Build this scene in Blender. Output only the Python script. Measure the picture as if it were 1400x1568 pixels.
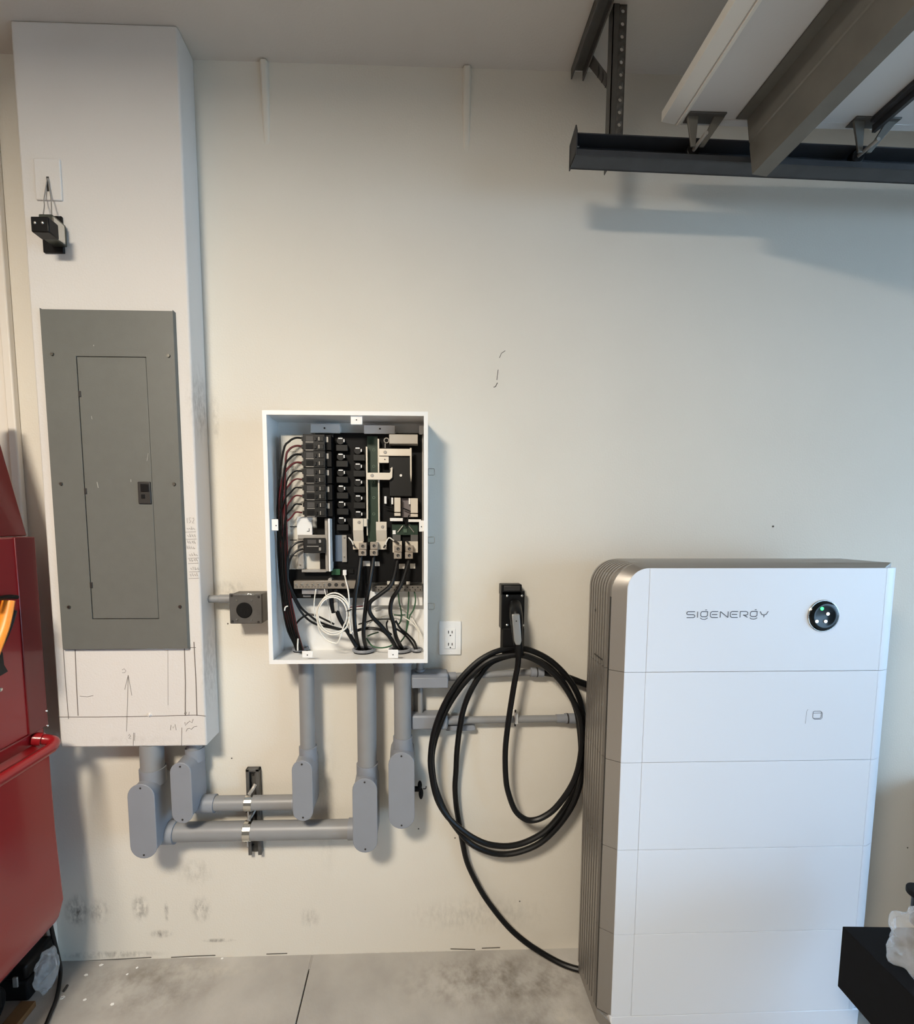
import bpy, bmesh, math, random
from mathutils import Vector, Matrix, noise
random.seed(7)
SC = bpy.context.scene
COL = SC.collection
for o in list(bpy.data.objects): bpy.data.objects.remove(o, do_unlink=True)

# ------------------------------------------------------------------ camera
IW, IH = 1400, 1568
F, CX, CY = 719.5755, 658.9693, 866.5686
PITCH, YAW, ROLL = .0879, -.03, .0018
CAM = Vector((-.0833, -1.6034, 1.5721))
_fw = Vector((-math.sin(YAW)*math.cos(PITCH), math.cos(YAW)*math.cos(PITCH), -math.sin(PITCH)))
_rt = Vector((math.cos(YAW), math.sin(YAW), 0)); _up = _rt.cross(_fw)
RT = _rt*math.cos(ROLL)+_up*math.sin(ROLL); UP = _up*math.cos(ROLL)-_rt*math.sin(ROLL)
cd = bpy.data.cameras.new('camera'); cam = bpy.data.objects.new('camera', cd); COL.objects.link(cam)
cd.sensor_fit = 'HORIZONTAL'; cd.sensor_width = 36; cd.lens = F/IW*36
cd.shift_x = (IW/2-CX)/IW; cd.shift_y = (CY-IH/2)/IW; cd.clip_start = .02
m3 = Matrix((RT, UP, -_fw)).transposed()
cam.matrix_world = Matrix.Translation(CAM) @ m3.to_4x4()
SC.camera = cam
# measured point of the photograph -> metric point on a plane of the garage
def ray(u, v): return RT*((u-CX)/F) + UP*(-(v-CY)/F) + _fw
def at(u, v, d=0.0):
    r = ray(u, v); return CAM + r*((-d-CAM.y)/r.y)
def atz(u, v, z):
    r = ray(u, v); return CAM + r*((z-CAM.z)/r.z)
def atx(u, v, x):
    r = ray(u, v); return CAM + r*((x-CAM.x)/r.x)

# ------------------------------------------------------------------ light
w = bpy.data.worlds.new('sky'); SC.world = w; w.use_nodes = True
bg = w.node_tree.nodes['Background']; bg.inputs[0].default_value = (.45, .71, 1, 1); bg.inputs[1].default_value = 7.5
LAMP = Vector((-1.05, -2.35, 2.93))
la = bpy.data.lights.new('ceiling_lamp_light', 'AREA'); la.shape = 'DISK'; la.size = .6; la.energy = 150; la.color = (1, .89, .74)
lo = bpy.data.objects.new('ceiling_lamp_light', la); lo.location = LAMP; COL.objects.link(lo)
SC.view_settings.view_transform = 'Standard'; SC.view_settings.look = 'None'
SC.view_settings.exposure = -0.06; SC.view_settings.gamma = 1; SC.view_settings.use_curve_mapping = False

# ------------------------------------------------------------------ materials
def lin(c):
    return tuple((x/255/12.92 if x/255 <= .04045 else ((x/255+.055)/1.055)**2.4) for x in c)+(1,)
MATS = {}
def mat(name, rgb, rough=.5, metal=0, var=0.0, vscale=8, bump=0.0, bscale=150, coat=0, emit=None, alpha=None, trans=0, spec=None):
    if name in MATS: return MATS[name]
    m = bpy.data.materials.new(name); m.use_nodes = True; MATS[name] = m
    nt = m.node_tree; p = nt.nodes['Principled BSDF']
    p.inputs['Base Color'].default_value = lin(rgb); p.inputs['Roughness'].default_value = rough; p.inputs['Metallic'].default_value = metal
    if spec is not None: p.inputs['Specular IOR Level'].default_value = spec
    if coat: p.inputs['Coat Weight'].default_value = coat; p.inputs['Coat Roughness'].default_value = .08
    if trans: p.inputs['Transmission Weight'].default_value = trans
    if alpha is not None: p.inputs['Alpha'].default_value = alpha
    if emit: p.inputs['Emission Color'].default_value = lin(emit[0]); p.inputs['Emission Strength'].default_value = emit[1]
    tc = nt.nodes.new('ShaderNodeTexCoord')
    if var:
        n = nt.nodes.new('ShaderNodeTexNoise'); n.inputs['Scale'].default_value = vscale; n.inputs['Detail'].default_value = 6
        nt.links.new(tc.outputs['Object'], n.inputs['Vector'])
        r = nt.nodes.new('ShaderNodeValToRGB'); r.color_ramp.elements[0].position = .3; r.color_ramp.elements[1].position = .72
        r.color_ramp.elements[0].color = tuple(x*(1-var) for x in lin(rgb)[:3])+(1,); r.color_ramp.elements[1].color = tuple(min(1, x*(1+var)) for x in lin(rgb)[:3])+(1,)
        nt.links.new(n.outputs['Fac'], r.inputs['Fac']); nt.links.new(r.outputs['Color'], p.inputs['Base Color'])
    if bump:
        n = nt.nodes.new('ShaderNodeTexNoise'); n.inputs['Scale'].default_value = bscale; n.inputs['Detail'].default_value = 3
        nt.links.new(tc.outputs['Object'], n.inputs['Vector'])
        b = nt.nodes.new('ShaderNodeBump'); b.inputs['Strength'].default_value = bump; b.inputs['Distance'].default_value = .002
        nt.links.new(n.outputs['Fac'], b.inputs['Height']); nt.links.new(b.outputs['Normal'], p.inputs['Normal'])
    return m

def stain(m, spots, col, scale=55, stretch=(1, 1, .45), base=None):
    """dirt of its own shape: soft ellipses broken up by noise, mixed over the paint"""
    nt = m.node_tree; L = nt.links; p = nt.nodes['Principled BSDF']
    tc = nt.nodes.new('ShaderNodeTexCoord')
    mp = nt.nodes.new('ShaderNodeMapping'); mp.inputs['Scale'].default_value = stretch; L.new(tc.outputs['Object'], mp.inputs[0])
    n = nt.nodes.new('ShaderNodeTexNoise'); n.inputs['Scale'].default_value = scale; n.inputs['Detail'].default_value = 5; n.inputs['Roughness'].default_value = .65
    L.new(mp.outputs[0], n.inputs['Vector'])
    nr = nt.nodes.new('ShaderNodeMapRange'); nr.inputs[1].default_value = .4; nr.inputs[2].default_value = .68; L.new(n.outputs['Fac'], nr.inputs[0])
    tot = None
    for (c, rad, s) in spots:
        sub = nt.nodes.new('ShaderNodeVectorMath'); sub.operation = 'SUBTRACT'; L.new(tc.outputs['Object'], sub.inputs[0]); sub.inputs[1].default_value = c
        dv = nt.nodes.new('ShaderNodeVectorMath'); dv.operation = 'DIVIDE'; L.new(sub.outputs[0], dv.inputs[0]); dv.inputs[1].default_value = rad
        ln = nt.nodes.new('ShaderNodeVectorMath'); ln.operation = 'LENGTH'; L.new(dv.outputs[0], ln.inputs[0])
        mr = nt.nodes.new('ShaderNodeMapRange'); mr.interpolation_type = 'SMOOTHSTEP'
        mr.inputs[1].default_value = 1; mr.inputs[2].default_value = .2; mr.inputs[3].default_value = 0; mr.inputs[4].default_value = s
        L.new(ln.outputs['Value'], mr.inputs[0])
        if tot is None: tot = mr.outputs[0]
        else:
            mx = nt.nodes.new('ShaderNodeMath'); mx.operation = 'MAXIMUM'; L.new(tot, mx.inputs[0]); L.new(mr.outputs[0], mx.inputs[1]); tot = mx.outputs[0]
    mu = nt.nodes.new('ShaderNodeMath'); mu.operation = 'MULTIPLY'; L.new(tot, mu.inputs[0]); L.new(nr.outputs[0], mu.inputs[1])
    mix = nt.nodes.new('ShaderNodeMix'); mix.data_type = 'RGBA'
    L.new(mu.outputs[0], mix.inputs['Factor'])
    src = p.inputs['Base Color'].links[0].from_socket if p.inputs['Base Color'].links else None
    if src: L.new(src, mix.inputs['A'])
    else: mix.inputs['A'].default_value = p.inputs['Base Color'].default_value
    mix.inputs['B'].default_value = lin(col); L.new(mix.outputs['Result'], p.inputs['Base Color'])

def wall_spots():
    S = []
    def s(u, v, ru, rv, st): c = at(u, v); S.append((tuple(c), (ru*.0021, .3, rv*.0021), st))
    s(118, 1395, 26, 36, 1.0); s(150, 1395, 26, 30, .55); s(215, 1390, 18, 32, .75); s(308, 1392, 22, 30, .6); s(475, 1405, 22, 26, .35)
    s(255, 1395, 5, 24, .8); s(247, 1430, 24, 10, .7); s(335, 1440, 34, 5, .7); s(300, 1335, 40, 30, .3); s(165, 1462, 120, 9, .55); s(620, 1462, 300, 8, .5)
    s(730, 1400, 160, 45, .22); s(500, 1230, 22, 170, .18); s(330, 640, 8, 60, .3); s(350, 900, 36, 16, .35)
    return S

M_wall = mat('wall_paint', (218, 213, 202), .62, bump=.35, bscale=170, var=.025, vscale=2.5)
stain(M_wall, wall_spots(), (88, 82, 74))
M_chase = mat('chase_paint', (211, 207, 202), .6, bump=.3, bscale=170, var=.02, vscale=3)
stain(M_chase, [((-.77, -.05, 1.95), (.03, .09, .16), .5), ((-.77, -.05, 1.1), (.02, .09, .2), .35), ((-1.0, -.1, .87), (.25, .05, .02), .12)], (110, 104, 96), 70)
M_ceil = mat('ceiling_paint', (196, 191, 184), .8, bump=.4, bscale=140, var=.02)
M_floor = mat('concrete', (168, 165, 160), .8, var=.22, vscale=3.2, bump=.5, bscale=90)
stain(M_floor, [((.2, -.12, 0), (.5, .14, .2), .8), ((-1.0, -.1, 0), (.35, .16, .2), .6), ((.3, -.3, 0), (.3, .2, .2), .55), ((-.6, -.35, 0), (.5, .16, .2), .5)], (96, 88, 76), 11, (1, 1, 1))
stain(M_floor, [((.40, -.24, 0), (.07, .05, .2), .9), ((.05, -.35, 0), (.25, .07, .2), .5), ((-.85, -.05, 0), (.3, .05, .2), .45)], (190, 186, 176), 30, (1, 1, 1))
M_joint = mat('joint_shadow', (48, 46, 44), .95)
M_trim = mat('trim_paint', (226, 219, 208), .5)
M_grey_panel = mat('grey_enamel', (100, 101, 96), .45, var=.03, vscale=30, bump=.12, bscale=300)
M_dark_plastic = mat('dark_plastic', (44, 42, 40), .45)
M_black = mat('black_plastic', (9, 9, 10), .4, spec=.3)
M_black_matte = mat('black_matte', (8, 8, 9), .7, spec=.25)
M_rubber = mat('cable_rubber', (9, 9, 10), .4, spec=.3)
M_screw = mat('screw_steel', (120, 118, 112), .35, 1)
M_chrome = mat('chrome', (215, 214, 208), .16, 1)
M_zinc = mat('zinc_steel', (158, 154, 148), .42, .35, var=.1, vscale=40)
M_galv = mat('galvanised_steel', (92, 91, 89), .5, .35, var=.14, vscale=22)
M_track = mat('track_steel', (62, 64, 68), .5, .4, var=.12, vscale=18)
M_strut = mat('strut_steel', (108, 106, 100), .5, .35, var=.1, vscale=16)
M_pvc = mat('grey_pvc', (132, 136, 143), .45, var=.03, vscale=12)
M_pvc_pipe = mat('grey_pvc_pipe', (134, 135, 136), .42, var=.05, vscale=14)
M_encl = mat('white_enamel', (230, 230, 228), .42, bump=.08, bscale=300)
M_white = mat('white_plastic', (232, 232, 230), .4)
M_white_label = mat('white_label', (206, 202, 192), .6)
M_nickel = mat('plated_busbar', (214, 206, 192), .42, .35)
M_alu = mat('aluminium_lug', (158, 148, 136), .4, .35)
M_pcb = mat('green_circuit_board', (22, 48, 32), .5)
M_ins = mat('black_insulator', (7, 7, 8), .6, spec=.2)
M_block = mat('charcoal_plastic', (21, 21, 20), .5, spec=.3)
M_red_wire = mat('red_wire', (88, 15, 24), .45)
M_green_wire = mat('green_wire', (52, 92, 66), .45)
M_white_wire = mat('white_wire', (226, 224, 216), .45)
M_batt = mat('battery_white', (220, 228, 240), .32, bump=.04, bscale=500)
M_bframe = mat('battery_frame_metal', (152, 148, 143), .36, .65)
M_logo = mat('logo_grey', (92, 99, 112), .5)
M_seam = mat('seam_dark', (70, 74, 82), .8)
M_red = mat('red_enamel', (134, 18, 24), .3, var=.05, vscale=4, coat=.3)
M_red_dark = mat('dark_red_enamel', (96, 10, 14), .35, coat=.2)
M_orange = mat('orange_handle', (226, 138, 40), .4, var=.08, vscale=30)
M_door = mat('door_panel_paint', (196, 196, 196), .5, bump=.15, bscale=120)
M_pencil = mat('pencil_mark', (128, 122, 118), .9)
M_cut = mat('cut_line', (112, 104, 99), .9)
M_scuff = mat('scuff_mark', (92, 88, 80), .9)
M_scratch = mat('bare_scratch', (158, 158, 152), .6)
M_wood = mat('brown_board', (112, 80, 46), .7, var=.15, vscale=12)
M_black_card = mat('black_carton', (8, 9, 12), .8, bump=.2, bscale=60, spec=.18)
M_film = bpy.data.materials.new('clear_film'); M_film.use_nodes = True
_n = M_film.node_tree; _p = _n.nodes['Principled BSDF']; _p.inputs['Base Color'].default_value = (.86, .87, .88, 1); _p.inputs['Roughness'].default_value = .16
_t = _n.nodes.new('ShaderNodeBsdfTransparent'); _mx = _n.nodes.new('ShaderNodeMixShader'); _lw = _n.nodes.new('ShaderNodeLayerWeight'); _lw.inputs[0].default_value = .35
_mr = _n.nodes.new('ShaderNodeMapRange'); _mr.inputs[3].default_value = .12; _mr.inputs[4].default_value = .5
_n.links.new(_lw.outputs['Facing'], _mr.inputs[0]); _n.links.new(_mr.outputs[0], _mx.inputs[0])
_n.links.new(_t.outputs[0], _mx.inputs[1]); _n.links.new(_p.outputs[0], _mx.inputs[2]); _n.links.new(_mx.outputs[0], _n.nodes['Material Output'].inputs[0])

# ------------------------------------------------------------------ mesh helpers
def catmull(pts, k=6, closed=False):
    P = [Vector(p) for p in pts]; n = len(P)
    if n < 3 and not closed: return P
    out = []
    for i in range(n if closed else n-1):
        p0 = P[(i-1) % n] if closed or i > 0 else P[0]*2-P[1]
        p1 = P[i]; p2 = P[(i+1) % n]
        p3 = P[(i+2) % n] if closed or i+2 < n else P[-1]*2-P[-2]
        for j in range(k):
            t = j/k
            out.append(.5*((2*p1)+(p2-p0)*t+(2*p0-5*p1+4*p2-p3)*t*t+(3*p1-p0-3*p2+p3)*t**3))
    if not closed: out.append(P[-1])
    return out

class MB:
    def __init__(s): s.bm = bmesh.new()
    def quad(s, a, b, c, d): s.bm.faces.new([s.bm.verts.new(p) for p in (a, b, c, d)])
    def box(s, x0, x1, y0, y1, z0, z1):
        x0, x1 = sorted((x0, x1)); y0, y1 = sorted((y0, y1)); z0, z1 = sorted((z0, z1))
        V = [s.bm.verts.new(p) for p in ((x0, y0, z0), (x1, y0, z0), (x1, y1, z0), (x0, y1, z0), (x0, y0, z1), (x1, y0, z1), (x1, y1, z1), (x0, y1, z1))]
        for f in ((3, 2, 1, 0), (4, 5, 6, 7), (0, 1, 5, 4), (1, 2, 6, 5), (2, 3, 7, 6), (3, 0, 4, 7)): s.bm.faces.new([V[i] for i in f])
        return s
    def pbox(s, u0, v0, u1, v1, df, db):
        a, b, c, d = at(u0, v0, df), at(u1, v0, df), at(u0, v1, df), at(u1, v1, df)
        return s.box((a.x+c.x)/2, (b.x+d.x)/2, -df, -db, (a.z+b.z)/2, (c.z+d.z)/2)
    def hexa(s, P):       # 8 corners: bottom ring then top ring
        V = [s.bm.verts.new(p) for p in P]
        for f in ((3, 2, 1, 0), (4, 5, 6, 7), (0, 1, 5, 4), (1, 2, 6, 5), (2, 3, 7, 6), (3, 0, 4, 7)): s.bm.faces.new([V[i] for i in f])
        return s
    def prism(s, pts, vec):   # closed 3-D polygon swept along vec
        vec = Vector(vec); A = [s.bm.verts.new(p) for p in pts]; B = [s.bm.verts.new(Vector(p)+vec) for p in pts]; n = len(pts)
        s.bm.faces.new(A[::-1]); s.bm.faces.new(B)
        for i in range(n): s.bm.faces.new((A[i], A[(i+1) % n], B[(i+1) % n], B[i]))
        return s
    def cyl(s, p0, p1, r0, r1=None, n=20):
        p0, p1 = Vector(p0), Vector(p1); r1 = r0 if r1 is None else r1
        ax = (p1-p0).normalized(); t = Vector((0, 0, 1)) if abs(ax.z) < .9 else Vector((1, 0, 0)); u = ax.cross(t).normalized(); v = ax.cross(u)
        A = [s.bm.verts.new(p0+(u*math.cos(i/n*math.tau)+v*math.sin(i/n*math.tau))*r0) for i in range(n)]
        B = [s.bm.verts.new(p1+(u*math.cos(i/n*math.tau)+v*math.sin(i/n*math.tau))*r1) for i in range(n)]
        s.bm.faces.new(A); s.bm.faces.new(B[::-1])
        for i in range(n): s.bm.faces.new((A[i], B[i], B[(i+1) % n], A[(i+1) % n]))
        return s
    def tube(s, pts, r, n=8, k=6, closed=False, flat=1.0):
        C = catmull(pts, k, closed); m = len(C); rings = []; u = None
        for i, c in enumerate(C):
            t = (C[(i+1) % m]-C[i-1]) if closed else (C[min(i+1, m-1)]-C[max(i-1, 0)])
            t.normalize()
            if u is None:
                a = Vector((0, 1, 0)) if abs(t.y) < .9 else Vector((1, 0, 0)); u = t.cross(a).normalized()
            u = (u-t*u.dot(t)).normalized(); v = t.cross(u); rr = r(i/(m-1)) if callable(r) else r
            rings.append([s.bm.verts.new(c+(u*math.cos(j/n*math.tau)+v*math.sin(j/n*math.tau)*flat)*rr) for j in range(n)])
        for i in range(m if closed else m-1):
            A, B = rings[i], rings[(i+1) % m]
            for j in range(n): s.bm.faces.new((A[j], A[(j+1) % n], B[(j+1) % n], B[j]))
        if not closed: s.bm.faces.new(rings[0][::-1]); s.bm.faces.new(rings[-1])
        return s
    def stadium(s, x0, x1, z0, z1, yf, yb, n=10, grow=0):
        """vertical or horizontal stadium prism between y planes; back outline may grow or shrink"""
        def outline(x0, x1, z0, z1, y):
            w, h = x1-x0, z1-z0; P = []
            if h >= w:
                r = w/2; cx = (x0+x1)/2
                for i in range(n+1): a = math.pi*i/n; P.append((cx+r*math.cos(a), y, z1-r+r*math.sin(a)))
                for i in range(n+1): a = math.pi+math.pi*i/n; P.append((cx+r*math.cos(a), y, z0+r+r*math.sin(a)))
            else:
                r = h/2; cz = (z0+z1)/2
                for i in range(n+1): a = -math.pi/2+math.pi*i/n; P.append((x1-r+r*math.cos(a), y, cz+r*math.sin(a)))
                for i in range(n+1): a = math.pi/2+math.pi*i/n; P.append((x0+r+r*math.cos(a), y, cz+r*math.sin(a)))
            return P
        A = [s.bm.verts.new(p) for p in outline(x0, x1, z0, z1, yf)]
        B = [s.bm.verts.new(p) for p in outline(x0-grow, x1+grow, z0-grow, z1+grow, yb)]
        m = len(A); s.bm.faces.new(A); s.bm.faces.new(B[::-1])
        for i in range(m): s.bm.faces.new((A[i], B[i], B[(i+1) % m], A[(i+1) % m]))
        return s
    def ribbon(s, pts, wd, nrm=(0, -1, 0), k=1):
        C = catmull(pts, k) if k > 1 else [Vector(p) for p in pts]; nrm = Vector(nrm); L = []
        for i, c in enumerate(C):
            t = C[min(i+1, len(C)-1)]-C[max(i-1, 0)]
            if t.length < 1e-7: t = Vector((1, 0, 0))
            sd = t.cross(nrm).normalized()*wd/2
            L.append((s.bm.verts.new(c-sd), s.bm.verts.new(c+sd)))
        for a, b in zip(L, L[1:]): s.bm.faces.new((a[0], a[1], b[1], b[0]))
        return s
    def sphere(s, c, r, sc=(1, 1, 1), n=16):
        g = bmesh.ops.create_uvsphere(s.bm, u_segments=n, v_segments=n//2+2, radius=r)
        for v in g['verts']: v.co = Vector((v.co.x*sc[0], v.co.y*sc[1], v.co.z*sc[2]))+Vector(c)
        return s
    def build(s, name, m, parent=None, bevel=0, seg=2, angle=35):
        bmesh.ops.recalc_face_normals(s.bm, faces=s.bm.faces)
        me = bpy.data.meshes.new(name); s.bm.to_mesh(me); s.bm.free()
        for p in me.polygons: p.use_smooth = True
        me.set_sharp_from_angle(angle=math.radians(angle))
        o = bpy.data.objects.new(name, me); COL.objects.link(o); me.materials.append(m)
        if parent is not None: adopt(o, parent)
        if bevel:
            b = o.modifiers.new('bevel', 'BEVEL'); b.width = bevel; b.segments = seg; b.limit_method = 'ANGLE'; b.angle_limit = math.radians(40); b.harden_normals = False
        return o
WM = {}
def wm(o): return WM.get(o.name, Matrix.Identity(4))
def adopt(o, p):
    o.parent = p; o.matrix_parent_inverse = wm(p).inverted()
def thing(name, label, cat, loc, group=None):
    o = bpy.data.objects.new(name, None); COL.objects.link(o); o.empty_display_size = .05; o.location = loc
    WM[o.name] = Matrix.Translation(Vector(loc)); o['label'] = label; o['category'] = cat
    if group: o['group'] = group
    return o
def tag(o, label, cat, group=None):
    o['label'] = label; o['category'] = cat
    if group: o['group'] = group
    return o
def struct(o): o['kind'] = 'structure'; return o
def L(o, s): o['label'] = s; return o
def screw(u, v, d, r, parent, m=None, name='screw', h=.0025):
    c = at(u, v, d)
    return MB().cyl(c, c+Vector((0, -h, 0)), r, r*.8, 12).build(name, m or M_screw, parent)
def pts(d, *uv): return [at(u, v, d) for u, v in uv]

# ------------------------------------------------------------------ setting
CEIL = 3.0; XL, XR, YB = -2.3, 4.6, -5.4
fl = struct(MB().box(XL-.2, XR+6, YB-.2, .15, -.14, -.02).build('floor', M_joint))
MB().box(XL-.2, -.4665, YB-.2, .15, -.02, 0).build('slab', M_floor, fl, .002)
MB().box(-.4625, XR+6, YB-.2, .15, -.02, 0).build('slab', M_floor, fl, .002)
MB().box(-.4665, -.4625, -.055, .15, -.02, -.0005).build('joint_filler', M_floor, fl)
MB().box(-.4665, -.4625, YB, -.055, -.02, -.008).build('joint_gap', M_joint, fl)
struct(MB().box(XL-.2, XR+.2, YB-.2, .15, CEIL, CEIL+.12).build('ceiling', M_ceil))
wb = struct(MB().box(XL, XR+.2, 0, .14, -.02, CEIL).build('wall_back', M_wall))
for (u0, u1, v0, v1) in ((398, 412, 92, 222), (708, 722, 100, 232)):
    a, b, c = at(u0, v0), at(u1, v0), at((u0+u1)/2+5, v1)
    zt, zb = CEIL-.002, c.z
    g = MB()
    g.hexa([(a.x+.006, -.0005, zb), (b.x-.004, -.0005, zb), (b.x, .01, zb), (a.x, .01, zb), (a.x+.004, -.016, zt), (b.x-.004, -.016, zt), (b.x+.003, .01, zt), (a.x-.003, .01, zt)])
    struct(g.build('trim_%d' % (2 if u0 < 500 else 3), M_wall, None, .006, 3))
for uvs, wd in ((((774, 537), (768, 541), (765, 548)), .0022), (((763, 566), (762, 574), (761, 582)), .0024), (((762, 586), (759, 592), (756, 593)), .003)):
    MB().ribbon(pts(.0006, *uvs), wd).build('scuff_mark', M_scuff, wb)
c = at(1184, 806); MB().cyl(c+Vector((0, .001, 0)), c+Vector((0, -.0012, 0)), .0035, n=10).build('nail_hole', M_scuff, wb)
for u, v in ((1390, 1298), (641, 1269), (796, 1380), (697, 1283), (355, 1161), (349, 955)):
    c = at(u, v); MB().cyl(c+Vector((0, .001, 0)), c+Vector((0, -.0008, 0)), .0028, n=8).build('nail_hole', M_scuff, wb)
for uvs in (((104, 1473), (160, 1470), (232, 1466)), ((262, 1466), (300, 1464), (330, 1463)), ((408, 1461), (440, 1460)), ((690, 1453), (728, 1454)), ((738, 1452), (766, 1451))):
    MB().ribbon(pts(.0008, *uvs), .004).build('base_crack', M_scuff, wb)
M_far = mat('far_wall_paint', (140, 135, 128), .8)
struct(MB().box(XL-.14, XL, YB, .14, 0, CEIL).build('wall_left', M_far))
struct(MB().box(XL, XR+.2, YB-.14, YB, 0, CEIL).build('wall_far', M_far))
g = MB(); g.box(XR, XR+.14, -.45, .0, 0, CEIL); g.box(XR, XR+.14, YB, YB+.4, 0, CEIL); g.box(XR, XR+.14, YB, 0, 2.3, CEIL)
struct(g.build('wall_right', M_wall))
# casing beside the chase
g = MB(); g.box(-1.52, -1.396, -.012, 0, 0, CEIL-.3); g.box(-1.396, -1.369, -.022, 0, 0, CEIL)
struct(g.build('trim_1', M_trim, None, .004))
# boxed-out chase that holds the panel
CHX0, CHX1, CHD, CHZ = -1.238, -.769, .101, .848
ch = struct(MB().box(CHX0, CHX1, -CHD, 0, CHZ, CEIL).build('wall_chase', M_chase, None, .006, 3))
D = CHD+.0006
for uvs, wd in ((((97, 995), (100, 1040), (105, 1101)), .0022), (((115, 995), (117, 1045), (119.6, 1096)), .0028), (((282.4, 992), (284, 1045), (283.7, 1096)), .003), (((297, 983), (300, 1040), (301.7, 1096)), .003),
                (((89, 1098), (150, 1098), (220, 1097), (300, 1095), (315, 1096.5)), .0022), (((97, 994.5), (200, 994), (300, 991.5)), .0018), (((257, 995), (257.5, 1080)), .0008)):
    MB().ribbon(pts(D, *uvs), wd).build('cut_line', M_cut, ch)
def scrib(lst, wd=.0016, m=None, d=D):
    g = MB()
    for uvs in lst: g.ribbon(pts(d, *uvs), wd)
    return g.build('pencil_mark', m or M_pencil, ch)
scrib([((196.3, 1034), (195.5, 1070), (193.7, 1120)), ((196.3, 1034), (191, 1056)), ((196.3, 1034), (202, 1065))])
scrib([((187, 1026), (190, 1024), (193, 1027), (191, 1030), (187, 1030))])
scrib([((122, 1066), (134, 1067), (143, 1065))])
scrib([((197, 1127), (198, 1124), (200, 1127), (197, 1131), (201, 1131)), ((204.5, 1122), (204, 1142)), ((206.5, 1122), (206, 1134))])
scrib([((278.6, 1114), (278, 1142)), ((261, 1118), (262, 1110), (265, 1115), (268, 1109), (270, 1118))])
scrib([((282, 1093), (284, 1090), (286, 1091), (284, 1095), (287, 1095)), ((290, 1090), (289, 1096)), ((283, 1106), (284, 1111), (287, 1107), (289, 1106), (290, 1104), (294, 1107), (296, 1101)), ((285, 1120), (287, 1116), (290, 1115), (293, 1117), (297, 1113), (302, 1112))])
# hand-written list beside the panel: "152" and rows of figures, each underlined
R = random.Random(4)
rows = [(285.5, 797), (286, 810), (287, 821), (287, 831), (286, 839), (290, 850), (290, 858), (292, 871), (291, 881)]
for i, (u, v) in enumerate(rows):
    lst = []
    if i == 0:
        lst = [((u+1, v-4), (u+1.4, v+4)), ((u+7, v-4), (u+4.4, v-4), (u+4.4, v-1), (u+7, v+1), (u+4.4, v+4)), ((u+9, v-3), (u+11, v-4), (u+11.6, v-1), (u+9, v+4), (u+12, v+4))]
    else:
        x = u
        while x < u+11:
            lst.append(((x, v-R.random()*3-1), (x+.9, v+R.random()*2), (x+1.6, v-R.random()*3), (x+2.4, v+1.5))); x += 3.4
        if i in (1, 2, 5, 6, 7, 8): lst.append(((u-2, v+5), (u+14, v+4.2)))
    scrib(lst, .0011)
c = at(229, 1094.5, D)
L(MB().cyl(c+Vector((0, .002, 0)), c+Vector((0, -.006, 0)), .008, .003, 12).build('wall_bump', M_chase, ch), 'plaster blob on the pencilled seam')

# ------------------------------------------------------------------ lamp above, out of the frame
t = thing('ceiling_lamp', 'round flush ceiling lamp above the tool cabinet, outside the frame', 'lamp', LAMP+Vector((0, 0, .07)))
MB().cyl(LAMP+Vector((0, 0, .07)), LAMP+Vector((0, 0, .012)), .235, n=40).build('lamp_body', M_white, t, .006)

# ------------------------------------------------------------------ electrical panel on the chase
PX0, PX1, PZ0, PZ1 = -1.2004, -.8117, 1.177, 2.2072
t = thing('electrical_panel', 'tall flat grey steel breaker panel cover mounted on the white chase', 'electrical panel', (-1.006, -CHD, PZ0))
def rect(u0, v0, u1, v1, d):
    a, b, c, e = at(u0, v0, d), at(u1, v0, d), at(u0, v1, d), at(u1, v1, d)
    return (a.x+c.x)/2, (b.x+e.x)/2, (c.z+e.z)/2, (a.z+b.z)/2
yf, yb = -CHD-.012, -CHD
dx0, dx1, dz0, dz1 = rect(118, 546.5, 223, 947.5, .113); dx0 -= .0; 
sk = at(118, 546.5, .113).x-at(141, 948.5, .113).x
dx0 = at(129.5, 747, .113).x; dx1 = at(233, 747, .113).x
g = MB()
g.box(PX0, dx0-.0014, yf, yb, PZ0, PZ1); g.box(dx1+.0014, PX1, yf, yb, PZ0, PZ1)
g.box(dx0-.0014, dx1+.0014, yf, yb, dz1+.0014, PZ1); g.box(dx0-.0014, dx1+.0014, yf, yb, PZ0, dz0-.0014)
cover = g.build('cover', M_grey_panel, t)
# flared lip round the cover
g = MB(); e = .0035
g.prism([(PX1, yf, PZ0), (PX1+e, yb-.002, PZ0-e), (PX1+e, yb, PZ0-e), (PX1-.002, yb, PZ0)], (0, 0, PZ1-PZ0+e))
g.prism([(PX0, yf, PZ0), (PX0-e, yb-.002, PZ0-e), (PX0-e, yb, PZ0-e), (PX0+.002, yb, PZ0)], (0, 0, PZ1-PZ0+e))
g.build('edge_lip', M_grey_panel, t)
MB().box(dx0-.003, dx1+.003, yb-.003, yb, dz0-.003, dz1+.003).build('gap_back', mat('panel_gap', (74, 74, 70), .6), t)
door = MB().box(dx0, dx1, yf+.0006, yb-.004, dz0, dz1).build('door', M_grey_panel, t, .002)
for u, v in ((121.6, 603), (130.6, 752), (139.5, 896)):
    MB().pbox(u-2, v-4.5, u+2, v+4.5, .1145, .105).build('hinge', M_dark_plastic, t, .0008)
la_ = MB().pbox(211, 737.5, 230.5, 771.5, .1175, .108).build('latch', M_dark_plastic, door, .002)
MB().pbox(215, 741, 228, 753, .1195, .115).build('latch_button', M_black, door, .001)
MB().pbox(216, 757, 222, 763.5, .1185, .115).build('latch_slot', M_black_matte, door, .0008)
for u, v in ((80.5, 542.5), (258.5, 545), (94, 741), (267, 741.5), (106, 929.5), (276, 929)):
    screw(u, v, .113, .0055, t, M_screw, h=.004)
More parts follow.
